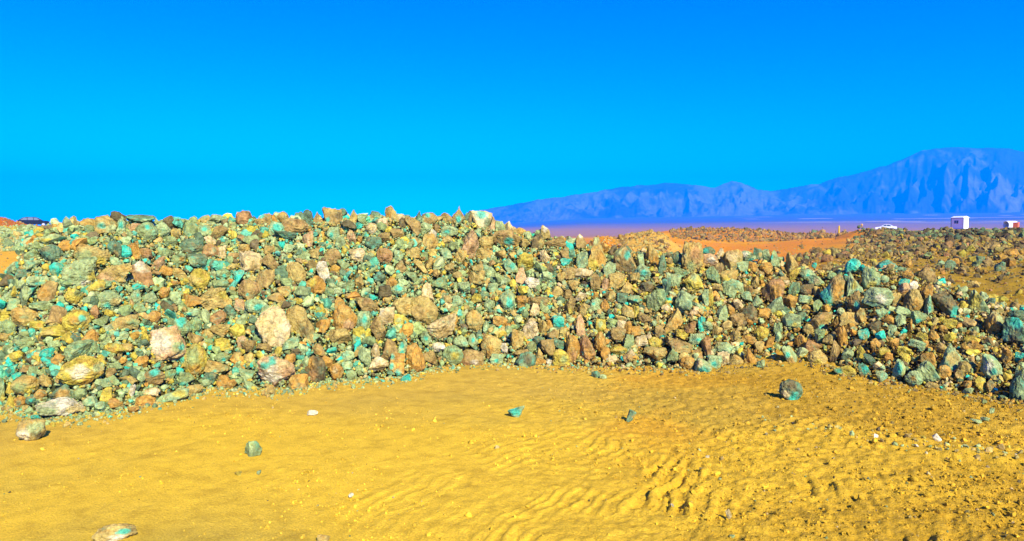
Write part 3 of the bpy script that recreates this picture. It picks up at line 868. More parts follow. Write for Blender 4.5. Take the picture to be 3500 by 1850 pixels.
D 540 742 106 86 s c 0 y,.3,.3,.3
D 720 742 116 104 b c 0 t,.1,.5,.3
D 888 724 114 76 m s 10 -
D 962 712 60 96 m p 0 -
D 1200 736 64 76 s c 0 -
D 1250 762 42 74 o p 0 -
D 1312 718 94 78 g c 0 t,-.1,.4,.3
D 358 816 86 84 y r 0 - | round bright yellow rock low on the right-hand slope | round bright yellow rock
D 456 790 54 88 g c 0 -
D 462 838 42 66 s c 0 -
D 284 852 84 48 o s 0 -
D 600 862 68 76 o c 0 -
D 665 892 106 68 r s 0 - | flat reddish-brown rock resting on a golden one near the right foot | flat reddish-brown rock
D 770 852 76 66 m c 0 -
D 710 836 62 90 g l 0 -
D 848 832 64 126 o l 0 - | tall ochre pillar-like rock low on the right-hand slope | tall ochre pillar rock
D 975 822 66 68 t c 0 g,.4,.3,.4
D 526 952 90 122 s l 18 o,.2,.4,.5;t,-.2,-.2,.3 | cream and green upright rock on the right foot above the loose round boulder | cream and green upright rock
D 696 964 116 100 m r 0 y,.1,.3,.4 | golden rounded rock at the right foot under the flat reddish-brown one | golden rounded foot rock
D 802 932 56 142 b s 65 -
D 130 908 110 78 s r 0 -
D 126 972 74 86 p c 0 -
D 76 986 84 74 s c 0 t,0,.2,.4
D 202 976 84 66 m r 0 -
D 292 962 88 122 o p 0 - | ochre pointed rock at the right foot right of the turquoise and cream one | ochre pointed foot rock
D 350 1002 54 48 s c 0 -
D 22 880 56 90 r c 0 -
D 862 1046 126 86 y c 0 t,-.5,-.2,.3;t,.0,.5,.2 | yellow and turquoise jagged rock at the right foot | jagged yellow and turquoise rock
D 986 1028 76 72 n c 0 t,0,0,.5
D 1085 1080 70 72 s c 0 -
D 1190 1036 76 120 s p 0 t,.0,-.2,.5 | pale turquoise pointed rock at the right foot | pale turquoise pointed rock
D 1282 1086 110 92 s r 0 o,-.1,-.1,.3;t,.0,.7,.2 | rounded cream-green rock with a brown spot at the right foot | rounded rock with the brown spot
D 1366 1048 136 128 g s -48 s,-.4,-.4,.3 | grey slab tilted down to the right at the right foot | tilted grey slab
D 1466 1050 84 84 o r 0 -
D 1508 958 142 152 s p 0 m,.1,.1,.5;t,.2,.8,.25 | big pale boulder with a small turquoise base spot at the lower right | big pale boulder at the lower right
D 1366 972 86 82 o c 0 -
D 1226 962 64 64 y r 0 -
D 1300 880 106 56 s s -15 -
D 1222 920 86 56 y s -20 -
D 1748 1026 128 164 s s -50 w,-.2,-.2,.4;t,.2,.1,.25 | big pale boulder leaning left with its lit face, at the far lower right | big pale leaning boulder
D 1840 960 62 110 o l -10 - | narrow orange rock in the shade near the right picture edge | narrow orange rock near the right edge
D 1920 962 60 66 t c 0 -
D 1924 1040 64 96 s c 0 y,0,-.3,.4
D 1908 1152 94 154 n r 0 s,.4,.3,.4 | green-grey boulder at the bottom right corner of the pile | green-grey boulder at the right end of the foot
D 1602 1130 56 56 o c 0 -
D 1610 1162 62 40 s c 0 -
D 1682 1122 66 80 y c 0 -
D 1742 1132 56 66 b p 0 -
D 1552 1062 58 66 b c 0 -
D 1390 1132 76 44 m r 0 -
D 535 1160 148 140 n r 0 t,.3,.5,.5;p,-.3,.2,.35;d,.1,-.6,.4 | big round mottled boulder with turquoise flank alone on the sand at right | loose round boulder on the sand
D 1120 316 54 46 d c 0 s,.5,0,.4
D 1872 330 92 54 o c 0 -
D 1500 412 64 78 n c 0 -
D 1800 420 66 74 n c 0 -
D 1682 380 50 62 n c 0 -
D 1442 392 50 36 s c 0 -
D 1640 520 70 46 m c 0 -
D 1040 770 80 60 d c 0 -
D 1130 730 80 50 o s -15 -
D 1150 800 50 70 s l 0 -
D 1330 840 70 60 y c 0 -
D 1400 830 60 70 o c 0 -
D 1460 790 50 50 o c 0 -
D 1500 760 80 60 y c 0 -
D 1050 890 60 80 o c 0 -
D 960 930 50 80 y c 0 -
D 1100 930 70 60 y c 0 -
D 1010 970 70 60 n c 0 -
D 880 940 70 60 s c 0 -
D 1160 870 60 50 o c 0 -
D 1440 900 50 60 b c 0 -
D 820 760 40 90 o l 0 -
D 1085 690 70 60 s w 30 -
D 600 720 60 70 n c 0 -
D 640 790 60 60 m c 0 -
D 30 770 60 60 s c 0 -
D 90 800 60 60 m c 0 -
D 200 830 60 60 m c 0 -
S 106 1472 104 80 m r 0 w,-.5,.1,.45;s,.3,-.3,.5;d,.6,.5,.4 | cream and tan boulder alone on the sand at the far left | lone cream boulder at the far left
S 866 1535 60 60 g p 15 - | grey-green pointed stone alone on the open sand left of centre | lone grey pointed stone
S 392 1820 156 60 m r 0 t,.38,-.3,.3;w,.1,.3,.4 | flat mottled stone with a turquoise spot half sunk in the sand at bottom left | half-sunk flat stone
S 2490 1758 24 40 p s -60 - | slim pale sliver of stone standing in the dirt at lower right | pale stone sliver
S 1106 1841 46 26 m s 0 - | thin tan flake of stone at the bottom picture edge left of centre | tan flake at the bottom edge
S 1068 1411 38 20 w s 0 - | small flat whitish stone alone on smooth sand below the pink boulder | small flat whitish stone
S 2418 1561 14 11 w c 0 - | tiny bright white stone on the dirt, left of a dark sharp one | tiny white stone
S 2468 1567 14 15 b w 0 - | tiny dark sharp stone standing right of the tiny white stone | tiny dark sharp stone
S 2297 1729 14 16 w c 0 - | tiny pale blue-white stone left of the slim stone sliver | tiny pale stone by the sliver
S 3390 1405 20 24 s c 0 - | small pale round stone on a dirt ridge by the right picture edge | small pale stone on the dirt ridge
S 3485 1405 26 18 y c 0 -
S 3366 1432 34 16 s s 0 -
S 3335 1440 44 14 s s 0 -
S 2036 1280 30 26 n c 0 -
S 2062 1288 26 18 s c 0 -
S 1200 1692 18 14 w c 0 -
S 885 1616 16 20 s c 0 -
S 812 1620 24 18 y c 0 -
"""
OFF = {'A': 0, 'B': 800, 'C': 1600, 'D': 2400}; TS = 1.7693
specs = []
for ln in ROCKS.strip().splitlines():
    bits = [b.strip() for b in ln.split('|')]
    t = bits[0].split()
    s = dict(tile=t[0], x=float(t[1]), y=float(t[2]), w=float(t[3]), h=float(t[4]), c=t[5], sh=t[6], rot=float(t[7]))
    s['p'] = [] if t[8] == '-' else [(q.split(',')[0], *map(float, q.split(',')[1:])) for q in t[8].split(';')]
    if t[0] != 'S':
        s['x'] = OFF[t[0]] + s['x'] / TS; s['y'] = 680 + s['y'] / TS; s['w'] /= TS; s['h'] /= TS
    s['label'] = bits[1] if len(bits) > 1 else None; s['short'] = bits[2] if len(bits) > 2 else None
    s['loose'] = t[0] == 'S' or (t[0] == 'C' and s['y'] > 1385) or (t[0] == 'D' and s['label'] and s['label'].startswith('big round mottled'))
    s['bank'] = t[0] == 'D' and s['y'] < 930 and s['x'] > 3020 or (t[0] == 'D' and s['x'] > 3230 and s['y'] < 975 and not s['label'])
    specs.append(s)

def solve_r(a, sl, extra=0.0, r0=4.0, r1=16.0):
    """first ground distance where the sight line meets the pile or the ground behind it"""
    rs = np.arange(r0, r1, .01)
    z = H + rs * sl
    m = np.maximum(mound_z(np.full_like(rs, a), rs), ground_base(np.full_like(rs, a), rs))
    hit = np.nonzero(z <= m + extra)[0]
    return rs[hit[0]] if len(hit) else None

specs.sort(key=lambda s: -(s['w'] * s['h']))
named = [s for s in specs if s['label']]
rest = [s for s in specs if not s['label']]
N_THINGS = 300
chosen = named + rest[:N_THINGS - len(named)]
for s in specs: s['thing'] = False
for s in chosen: s['thing'] = True

def build_rock(s, rng):
    a, sl = ray(s['x'], s['y']); a = float(a); sl = float(sl)
    if s['loose']:
        ab, sb = ray(s['x'], s['y'] + s['h'] * .44); r = float(-H / sb)
        extra_r = 0
    elif s['bank']:
        rs = np.arange(9, 60, .02); hit = np.nonzero(H + rs * sl <= ground_base(np.full_like(rs, a), rs) + .03)[0]
        r = rs[hit[0]] if len(hit) else 40.0
    else:
        r = solve_r(a, sl, .03)
        if r is None: r = float(ridge(a)[1]) + .12
    dep = r * math.cos(a)
    hw = s['w'] / 2 * dep / F * math.cos(a) * 1.12; hh = s['h'] / 2 * dep / F * 1.12
    if s['loose']: hw, hh = hw * .93, hh * .93
    hd = (.45 * (hw + hh)) * rng.uniform(.8, 1.0)
    if s['loose']: r = r + hd * .45
    else: r = r - hd * float(np.interp(s['x'], [800, 2400], [.32, .75]))
    z = H + r * sl
    big = max(hw, hh)
    pxs = max(s['w'], s['h'])
    sub = 5 if pxs > 105 else 4 if pxs > 34 else 3
    P, Fc = rock_shape(rng, sub, s['sh'], 1.0)
    th = rad(s['rot']); c_, s_ = math.cos(th), math.sin(th)
    if s['rot']:
        P = np.c_[P[:, 0] * c_ - P[:, 2] * s_, P[:, 1], P[:, 0] * s_ + P[:, 2] * c_]
    P = norm_box(P)
    # mineral colouring over the surface
    sd = int(rng.integers(1, 9999))
    base = ALB[s['c']] * rng.uniform(.9, 1.1)
    tint = np.repeat(base[None, :], len(P), 0)
    n = fbm(P * 1.3, sd, 3)
    kin = {'g': 'sa', 'n': 'ab', 't': 'gs', 'p': 'mw', 'k': 'pm', 'b': 'mr', 'm': 'ob', 'o': 'mr', 'y': 'mo', 'w': 'pm', 's': 'ga', 'r': 'bo', 'd': 'bn'}[s['c']]
    for ch, (lo, hi, am_) in zip(kin, ((.05, .35, .6), (.12, .4, .5))):
        f = am_ * sstep(lo, hi, fbm(P * 1.7 + 7 * ord(ch), sd + 1, 4))
        tint = tint * (1 - f[:, None]) + ALB[ch] * f[:, None]
    for ch, px_, py_, pr in s['p']:
        d = np.hypot(P[:, 0] - px_, P[:, 2] + py_) + .35 * (P[:, 1] > .2)
        f = .85 * sstep(1.12, .5, d / (pr * 1.2) + .55 * fbm(P * 3.6, sd + 5, 4))
        tint = tint * (1 - f[:, None]) + ALB[ch] * f[:, None]
    S = np.array([hw, hd, hh])
    L = P * S
    ca, sa = math.cos(a), math.sin(a)
    L = np.c_[L[:, 0] * ca + L[:, 1] * sa, -L[:, 0] * sa + L[:, 1] * ca, L[:, 2]]
    s['pos'] = (r * math.sin(a), r * math.cos(a), z); s['hw'], s['hh'] = hw, hh
    return L, Fc, tint

extra_V, extra_F, extra_T, off = [], [], [], 0
stats = []
rng = np.random.default_rng(11)
for k, s in enumerate(specs):
    L, Fc, tint = build_rock(s, rng)
    if s['thing']:
        nm = 'pebble' if max(s['w'], s['h']) < 30 else 'boulder' if s['w'] * s['h'] > 4200 else 'rock'
        o = mesh_np(nm, L, Fc, tint, M_ROCK, False)
        o.location = s['pos']; s['obj'] = o; o['category'] = nm
        o['group'] = ('stones lying loose on the sand' if s['loose'] else 'stones on the bank behind the pile' if s['bank'] else 'ore rocks heaped in the pile')
    else:
        extra_V.append(L + np.array(s['pos'])); extra_F.append(Fc + off); extra_T.append(tint); off += len(L)

# labels for the rest: colour, shape, and which named rock they lie against
anchors = named
def describe():
    used = set(s['label'] for s in named)
    assert len(used) == len(named), 'twice the same label'
    for s in chosen:
        if s['label']: s['obj']['label'] = s['label']; continue
        done = False
        cand = sorted(anchors, key=lambda q: math.hypot((q['x'] - s['x']) / (1 + q['w'] / 90), (q['y'] - s['y']) / (1 + q['h'] / 90)))
        sz = s['w'] * s['h']; size = 'large ' if sz > 2600 else 'small ' if sz < 1250 else ''
        for q in cand[:6]:
            dx, dy = s['x'] - q['x'], s['y'] - q['y']; ex, ey = dx / q['w'], dy / q['h']
            if abs(ex) > 1.7 * abs(ey): rel = 'right of' if dx > 0 else 'left of'
            elif abs(ey) > 1.7 * abs(ex): rel = 'below' if dy > 0 else 'above'
            else: rel = ('below' if dy > 0 else 'above') + (' and right of' if dx > 0 else ' and left of')
            near = 'just ' if math.hypot(ex, ey) < 1.05 else ''
            pat = ' with turquoise spot' if any(p[0] == 't' for p in s['p']) else ''
            for words in (f"{size}{NAMES[s['c']]} {SHAPES[s['sh']]} rock {near}{rel} the {q['short']}",
                          f"{size}{NAMES[s['c']]} {SHAPES[s['sh']]} rock{pat} {rel} the {q['short']}"):
                if words not in used and len(words.split()) <= 16:
                    used.add(words); s['obj']['label'] = words; done = True; break
            if done: break
        assert done, s
describe()

# ------------------------------------------------------------------ rubble between them
TMPL = {s: [rock_shape(np.random.default_rng(500 + 40 * s + i), s, 'crcpscwl'[i % 8]) for i in range(24)] for s in (1, 2, 3)}
for s in TMPL:
    TMPL[s] = [(norm_box(P), Fc) for P, Fc in TMPL[s]]
def rand_rot(rng, n):
    q = rng.normal(size=(n, 4)); q /= np.linalg.norm(q, axis=1)[:, None]; w, x, y, z = q.T
    return np.stack([1-2*(y*y+z*z), 2*(x*y-z*w), 2*(x*z+y*w), 2*(x*y+z*w), 1-2*(x*x+z*z), 2*(y*z-x*w), 2*(x*z-y*w), 2*(y*z+x*w), 1-2*(x*x+y*y)], -1).reshape(n, 3, 3)

def heap(name, C, size, col, rng, mat, label_more=(), lv=(.045, .10), flat=(.55, 1.0)):
    """many small stones as one mesh. C centres (n,3), size half extents, col albedo (n,3)"""
    n = len(C); Rm = rand_rot(rng, n); an = np.stack([rng.uniform(.8, 1.2, n), rng.uniform(.65, 1.0, n), rng.uniform(*flat, n)], -1) * size[:, None]
    ti = rng.integers(0, 24, n); lev = np.where(size < lv[0], 1, np.where(size < lv[1], 2, 3))
    Vs, Fs, Ts, off = [], [], [], 0
    for l in (1, 2, 3):
        for t in range(24):
            ix = np.nonzero((lev == l) & (ti == t))[0]
            if not len(ix): continue
            P, Fc = TMPL[l][t]; m = len(P)
            W = np.einsum('nij,nmj->nmi', Rm[ix], P[None] * an[ix][:, None, :]) + C[ix][:, None, :]
            Vs.append(W.reshape(-1, 3)); Fs.append((Fc[None] + (np.arange(len(ix)) * m)[:, None, None] + off).reshape(-1, 3))
            tt = np.repeat(col[ix][:, None, :], m, 1) * (1 + .12 * rng.uniform(-1, 1, (len(ix), m, 1)))
            Ts.append(tt.reshape(-1, 3)); off += len(ix) * m
    for v, f, t in label_more:
        Vs.append(v); Fs.append(f + off); Ts.append(t); off += len(v)
    return mesh_np(name, np.concatenate(Vs), np.concatenate(Fs), np.concatenate(Ts), mat, False, 'stuff')

def palette(rng, n, keys, w):
    k = rng.choice(len(keys), n, p=np.asarray(w) / np.sum(w))
    return np.array([ALB[c] for c in keys])[k] * rng.uniform(.85, 1.3, (n, 1)) * rng.uniform(.94, 1.06, (n, 3))

rng = np.random.default_rng(23)
n = 24000
xs = rng.uniform(-900, 4300, n * 2); aa = np.arctan((xs - CX) / F); tt = rng.uniform(-.02, 1.32, n * 2) ** 1.0
rf, rr, zr = ridge(aa)
rr_ = rf + (rr - rf) * tt
size = np.clip(np.exp(rng.normal(math.log(.031), .62, n * 2)), .011, .10)
big_ok = np.interp(xs, [0, 1500, 2300, 3500], [1, 1, .85, .72])
size *= big_ok
# right end of the pile is thinner, with soil showing between the stones
keep = rng.uniform(0, 1, n * 2) < np.interp(xs, [-900, 1700, 2500, 3000, 3500, 4300], [1, 1, .8, .5, .36, .36])
keep &= (zr > .12)
near_foot = (tt < .04) & (size > .04); keep &= ~near_foot
Cz = mound_z(aa, rr_)
C = np.stack([rr_ * np.sin(aa), rr_ * np.cos(aa), Cz + size * rng.uniform(-.35, 1.15, n * 2)], -1)
# leave the faces of the named rocks clear
dep = rr_ * np.cos(aa); px = xs
py_ = CY - F * ((C[:, 2] - H) * cp + dep * sp) / (dep * cp - (C[:, 2] - H) * sp)
sx = np.array([s['x'] for s in specs]); sy = np.array([s['y'] for s in specs]); sw = np.array([s['w'] for s in specs]); sh = np.array([s['h'] for s in specs])
pxr = size * F / dep
for i in range(0, n * 2, 2000):
    j = slice(i, i + 2000)
    d = ((px[j, None] - sx) / (sw * .5 * .95 + pxr[j, None] * .62)) ** 2 + ((py_[j, None] - sy) / (sh * .5 * .95 + pxr[j, None] * .62)) ** 2
    keep[j] &= ~((d < 1).any(1) & (tt[j] < 1.02))
C, size, xs, tt = C[keep], size[keep], xs[keep], tt[keep]
colL = palette(rng, len(C), 'gsnmytboda', [26, 24, 14, 10, 8, 3, 6, 3, 6, 14]); colR = palette(rng, len(C), 'gsmybonptd', [12, 22, 18, 14, 10, 10, 6, 10, 5, 6])
fl = (rng.uniform(0, 1, len(C)) < sstep(1100, 2300, xs))[:, None]
rubble = heap('rubble', C, size, np.where(fl, colR, colL), rng, M_RUBBLE, list(zip(extra_V, [f for f in extra_F], extra_T)) if False else ())
# medium stones too many to name, same pile
if extra_V:
    mesh_np('rubble', np.concatenate(extra_V), np.concatenate(extra_F), np.concatenate(extra_T), M_ROCK, False, 'stuff')
# fine chips filling the gaps
n = 70000
xs = rng.uniform(-700, 4200, n); aa = np.arctan((xs - CX) / F); tt = rng.uniform(-.22, 1.15, n)
rf, rr, zr = ridge(aa); r_ = rf + (rr - rf) * tt
size = np.clip(np.exp(rng.normal(math.log(.013), .4, n)), .006, .03)
zz = np.where(tt < 0, ground_z(r_ * np.sin(aa), r_ * np.cos(aa)), mound_z(aa, r_))
kp = (zr > .1) & (rng.uniform(0, 1, n) < np.interp(xs, [1200, 2600], [1, .55])) & (rng.uniform(0, 1, n) < np.where(tt < 0, np.exp(tt * 13), 1))
C = np.stack([r_ * np.sin(aa), r_ * np.cos(aa), zz + size * .3], -1)
cl = np.where((rng.uniform(0, 1, n) < sstep(1300, 2700, xs))[:, None], palette(rng, n, 'mybodg', [3, 2, 3, 2, 2, 1]) * .85, palette(rng, n, 'gsnmya', [4, 4, 2, 3, 2, .7]))
heap('gravel', C[kp], size[kp], cl[kp], rng, M_RUBBLE)

# stones over the bank behind, right: brown and grey, coarser along its top
n = 17000
xs = np.where(rng.uniform(0, 1, n) < .85, rng.uniform(2560, 3900, n), rng.uniform(2000, 2600, n)); aa = np.arctan((xs - CX) / F)
r_ = np.exp(rng.uniform(math.log(10.5), math.log(78), n))
X_, Y_ = r_ * np.sin(aa), r_ * np.cos(aa); zz = ground_z(X_, Y_)
size = np.clip(np.exp(rng.normal(math.log(.028), .68, n)), .010, .16) * np.clip(r_ / 17, .75, 2.6)
crest = np.interp(xs, [2880, 2930, 3000, 3150, 3300, 3500, 3900], [76, 70, 62, 50, 44, 44, 44])
on_crest = (r_ > crest * .80) & (r_ < crest * 1.08) & (xs > 2880)
road = (xs < 2890) & (r_ > 32) | (xs > 2890) & (r_ > crest * 1.15) | (xs < 2700) & (r_ > 20) | ((xs + 160 * fbm(np.stack([X_, Y_], -1) * .12, 115, 3) + 2.5 * (40 - r_)) < 2800) & (r_ > 18)
bare = fbm(np.stack([X_, Y_], -1) * .5, 151, 3) > .18
kp = ~(road & (rng.uniform(0, 1, n) > .03)) & ~(bare & ~on_crest & (rng.uniform(0, 1, n) > .62))
size = np.minimum(np.where(on_crest, size * .9, size * .72), .17)
C = np.stack([X_, Y_, zz + size * .3], -1)
cl = np.where(on_crest[:, None], palette(rng, n, 'gdnbm', [3, 6, 4, 3, 1]) * .66, palette(rng, n, 'bdmygor', [6, 6, 4, 2, 1.5, 1.5, 2]) * .74)
heap('rubble', C[kp], size[kp], cl[kp], rng, M_RUBBLE, lv=(.05, .14))
# grey-green heap at far left
n = 5200
xs = rng.uniform(-500, 420, n); aa = np.arctan((xs - CX) / F); r_ = rng.uniform(38, 64, n)
X_, Y_ = r_ * np.sin(aa), r_ * np.cos(aa); zz = ground_z(X_, Y_)
size = np.clip(np.exp(rng.normal(math.log(.085), .45, n)), .03, .30)
up = r_ > 53.5; size = np.where(up, size * .5, size)
kp = ~up | (rng.uniform(0, 1, n) < .35)
C = np.stack([X_, Y_, zz + size * .3], -1)
cl = np.where(up[:, None], palette(rng, n, 'robd', [4, 3, 2, 1]), palette(rng, n, 'gsnmyt', [5, 5, 1, 2, 1, .4]))
heap('gravel', C[kp], size[kp], cl[kp], rng, M_RUBBLE, lv=(.12, .3))
# mounds seen over the falling crest
n = 5000
xs = rng.uniform(1980, 2900, n); aa = np.arctan((xs - CX) / F); r_ = np.where(xs < 2290, rng.uniform(28, 40, n), rng.uniform(74, 118, n))
X_, Y_ = r_ * np.sin(aa), r_ * np.cos(aa); zz = ground_z(X_, Y_)
size = np.clip(np.exp(rng.normal(math.log(.035), .5, n)), .012, .2) * np.where(xs < 2290, 1, 2.6)
cl = np.where((xs < 2100)[:, None], palette(rng, n, 'orm', [3, 2, 2]), np.where((xs < 2290)[:, None], palette(rng, n, 'mbro', [4, 3, 1, 1]) * .85, palette(rng, n, 'brdo', [4, 4, 3, 2]) * .8))
heap('rubble', np.stack([X_, Y_, zz + size * .3], -1), size, cl, rng, M_RUBBLE, lv=(.05, .2))
n = 3000
xs = rng.uniform(-900, 2900, n); aa = np.arctan((xs - CX) / F); r_ = np.exp(rng.uniform(math.log(13), math.log(70), n))
X_, Y_ = r_ * np.sin(aa), r_ * np.cos(aa); zz = ground_z(X_, Y_); size = np.clip(np.exp(rng.normal(math.log(.022), .6, n)), .008, .12)
heap('gravel', np.stack([X_, Y_, zz + size * .3], -1), size, palette(rng, n, 'bmodrg', [3, 3, 2, 2, 2, 1]) * .9, rng, M_RUBBLE)
# crumbs of soil and grit over the open sand
n = 30000
u = rng.uniform(0, 1, n); xs = 3900 * u ** .62 - 200; aa = np.arctan((xs - CX) / F)
rf = foot_r(aa); r_ = 3.3 + (rf - 3.2) * rng.uniform(0, 1, n) ** 1.0
X_, Y_ = r_ * np.sin(aa), r_ * np.cos(aa); zz = ground_z(X_, Y_)
pt = fbm(np.stack([X_, Y_], -1) * 1.6, 161, 3)
kp = rng.uniform(0, 1, n) < np.clip(.25 + 1.1 * pt + .5 * sstep(1600, 3200, xs), .05, 1)
size = np.clip(np.exp(rng.normal(math.log(.0042), .55, n)), .002, .024)
size *= 1 + .35 * sstep(2000, 3300, xs)
C = np.stack([X_, Y_, zz + size * .35], -1)
sc = soil_tint(X_, Y_) * rng.uniform(.72, 1.12, (n, 1)); st = palette(rng, n, 'mpsgd', [2, 2, 2, 1, 2]) * .8
cl = np.where((rng.uniform(0, 1, n) < .05)[:, None], st, sc)
heap('grit', C[kp], size[kp], cl[kp], rng, M_RUBBLE, lv=(.008, .02))
# spill of stones on the dirt ridge at far right
n = 160
t = rng.uniform(.15, 1.05, n); X_ = 2.05 + 2.25 * t + rng.normal(0, .16, n); Y_ = 6.75 - 1.55 * t + rng.normal(0, .16, n)
zz = ground_z(X_, Y_); size = np.clip(np.exp(rng.normal(math.log(.014), .5, n)) * (.5 + .8 * t), .005, .05)
heap('gravel', np.stack([X_, Y_, zz + size * .3], -1), size, palette(rng, n, 'ymsgbw', [3, 3, 2, 2, 2, .4]), rng, M_RUBBLE)

# ------------------------------------------------------------------ mountains
SKYL = np.array([(600, 795), (1200, 780), (1450, 752), (1600, 727), (1640, 718), (1700, 706), (1750, 700), (1850, 680), (1950, 668), (2040, 655), (2100, 641), (2200, 633), (2300, 625), (2350, 627), (2400, 634), (2440, 642),
    (2470, 630), (2500, 620), (2530, 623), (2560, 632), (2590, 648), (2640, 650), (2720, 638), (2800, 628), (2850, 612), (2900, 600), (2960, 585), (3030, 566), (3080, 545), (3110, 530), (3150, 514), (3200, 505), (3260, 502),
    (3330, 504), (3400, 507), (3450, 509), (3500, 520), (3700, 548), (3950, 600), (4300, 690), (4700, 780)], float)
sa_, ss_ = ray(SKYL[:, 0], SKYL[:, 1])
am2 = np.radians(np.arange(-25, 49, .05)); rm = np.r_[np.linspace(4300, 6200, 110), np.linspace(6230, 8600, 30)]
AM, RM = np.meshgrid(am2, rm, indexing='ij')
crest_r = 6000.0
zs = H + crest_r * np.interp(AM, sa_, ss_)
zs = zs + 9 * fbm(np.stack([AM * 90, AM * 0], -1), 171, 3)
fr = np.clip((RM - 4500) / (crest_r - 4500), 0, 1)
PM = np.stack([AM * 6000 / 330, RM / 900], -1)
spur = 1 - np.abs(fbm(PM, 173, 4)) * 1.8 - np.abs(fbm(PM * np.array([3.2, 1.6]) + 5, 183, 4)) * .9
fbase = ground_base(AM, np.minimum(RM, 5000)) - 6
prof = fr ** 1.25
zz = fbase * (1 - prof) + zs * prof
zz = zz + (spur - .55) * .55 * np.maximum(zs - fbase, 0) * fr * (1 - fr) * 2.4
back = np.clip((RM - crest_r) / 2600, 0, 1)
zz = np.where(RM > crest_r, zs * (1 - back ** 1.0), zz)
XM, YM = RM * np.sin(AM), RM * np.cos(AM)
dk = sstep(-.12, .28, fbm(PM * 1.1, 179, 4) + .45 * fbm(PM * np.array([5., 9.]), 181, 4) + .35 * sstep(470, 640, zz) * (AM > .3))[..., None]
TM = (lin((100, 98, 112)) * (1 - .85 * dk) + lin((24, 38, 50)) * .85 * dk) / SOIL_K  # slate blue paints part of the distance haze into the rock colour
k1, k2 = XM.shape; IM = np.arange(k1 * k2).reshape(k1, k2)
QM = np.stack([IM[:-1, :-1], IM[:-1, 1:], IM[1:, 1:], IM[1:, :-1]], -1).reshape(-1, 4)[:, ::-1]
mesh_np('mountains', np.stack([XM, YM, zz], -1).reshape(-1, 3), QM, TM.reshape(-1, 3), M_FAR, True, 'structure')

# ------------------------------------------------------------------ far objects
def at(x, r):
    a = math.atan((x - CX) / F); return r * math.sin(a), r * math.cos(a)
def thing(name, label, cat, loc, rotz=0, group=None):
    o = bpy.data.objects.new(name, None); COL.objects.link(o); o.location = loc; o.rotation_euler = (0, 0, rotz)
    o['label'] = label; o['category'] = cat
    if group: o['group'] = group
    return o
def bm_obj(name, bm, mat, parent=None, bevel=0):
    if bevel: bmesh.ops.bevel(bm, geom=[e for e in bm.edges], offset=bevel, segments=2, affect='EDGES', profile=.6)
    bmesh.ops.recalc_face_normals(bm, faces=bm.faces)
    me = bpy.data.meshes.new(name); bm.to_mesh(me); bm.free(); me.materials.append(mat)
    o = bpy.data.objects.new(name, me); COL.objects.link(o)
    if parent: o.parent = parent
    return o
def box(bm, c, s):
    g = bmesh.ops.create_cube(bm, size=1)['verts']
    for v in g: v.co = Vector((v.co.x * s[0] + c[0], v.co.y * s[1] + c[1], v.co.z * s[2] + c[2]))
    return g
def cyl(bm, c, r, d, axis='z', seg=20, r2=None):
    m = {'z': Matrix.Identity(4), 'x': Matrix.Rotation(rad(90), 4, 'Y'), 'y': Matrix.Rotation(rad(90), 4, 'X')}[axis]
    bmesh.ops.create_cone(bm, cap_ends=True, segments=seg, radius1=r, radius2=r if r2 is None else r2, depth=d, matrix=Matrix.Translation(c) @ m)
def prism(bm, pts, y0, y1, inset=None):
    """outline in x-z pulled from y0 to y1; inset(z) narrows it towards the roof"""
    f = inset or (lambda z: 0)
    a = [bm.verts.new((x, y0 + f(z), z)) for x, z in pts]; b = [bm.verts.new((x, y1 - f(z), z)) for x, z in pts]
    bm.faces.new(a); bm.faces.new(b[::-1])
    for i in range(len(pts)):
        j = (i + 1) % len(pts); bm.faces.new((a[j], a[i], b[i], b[j]))

white = plain('white_paint', (.62, .63, .60), .5); grey_panel = plain('panel_white', (.66, .68, .68), .5)
dark_trim = plain('dark_trim', (.05, .055, .06), .5); glass = plain('window_glass', (.02, .045, .08), .4, 0, 3, .1, .15)
car_white = plain('car_white', (.52, .54, .54), .4); car_dark = plain('car_dark', (.012, .016, .026), .95, spec=.0)
rubber = plain('rubber', (.02, .02, .02), .8); red = plain('tail_red', (.5, .03, .02), .35); clear = plain('headlight_glass', (.6, .62, .62), .2)
metal = plain('wheel_metal', (.4, .4, .4), .4, .6); orange_p = plain('orange_paint', (.62, .12, .02), .5); yellow_p = plain('yellow_paint', (.55, .33, .005), .7, spec=.1)
steel_dark = plain('rusty_steel', (.10, .06, .04), .7)

# guard cabin
cx_, cy_ = at(3278, 200); cz = float(ground_z(np.array([cx_]), np.array([cy_]))[0])
cab = thing('cabin', 'small white site cabin with gabled roof and one dark window on its shaded long side', 'cabin', (cx_, cy_, cz - .1), rad(14))
WX, LY, HZ = 1.15, 3.4, 2.5
bm = bmesh.new(); box(bm, (0, 0, .2 + HZ / 2), (1.5, LY, HZ)); 
bm_obj('wall', bm, white, cab)
bm = bmesh.new()
pr = [(-.86, HZ + .2), (.86, HZ + .2), (.86, HZ + .27), (0, HZ + .62), (-.86, HZ + .27)]
prism(bm, pr, -LY / 2 - .08, LY / 2 + .08); bm_obj('roof', bm, grey_panel, cab)
for sx_ in (-1, 1):
    for sy_ in (-1, 1):
        bm = bmesh.new(); box(bm, (sx_ * .755, sy_ * (LY / 2), .2 + HZ / 2), (.10, .12, HZ)); bm_obj('corner_post', bm, dark_trim, cab)
bm = bmesh.new(); box(bm, (0, 0, .1), (1.6, LY + .1, .2)); bm_obj('base_frame', bm, dark_trim, cab)
bm = bmesh.new(); box(bm, (-.765, .25, 1.75), (.04, 1.25, .85)); wf = bm_obj('window', bm, grey_panel, cab)
bm = bmesh.new(); box(bm, (-.79, .25, 1.75), (.03, 1.1, .7)); bm_obj('pane', bm, glass, wf)
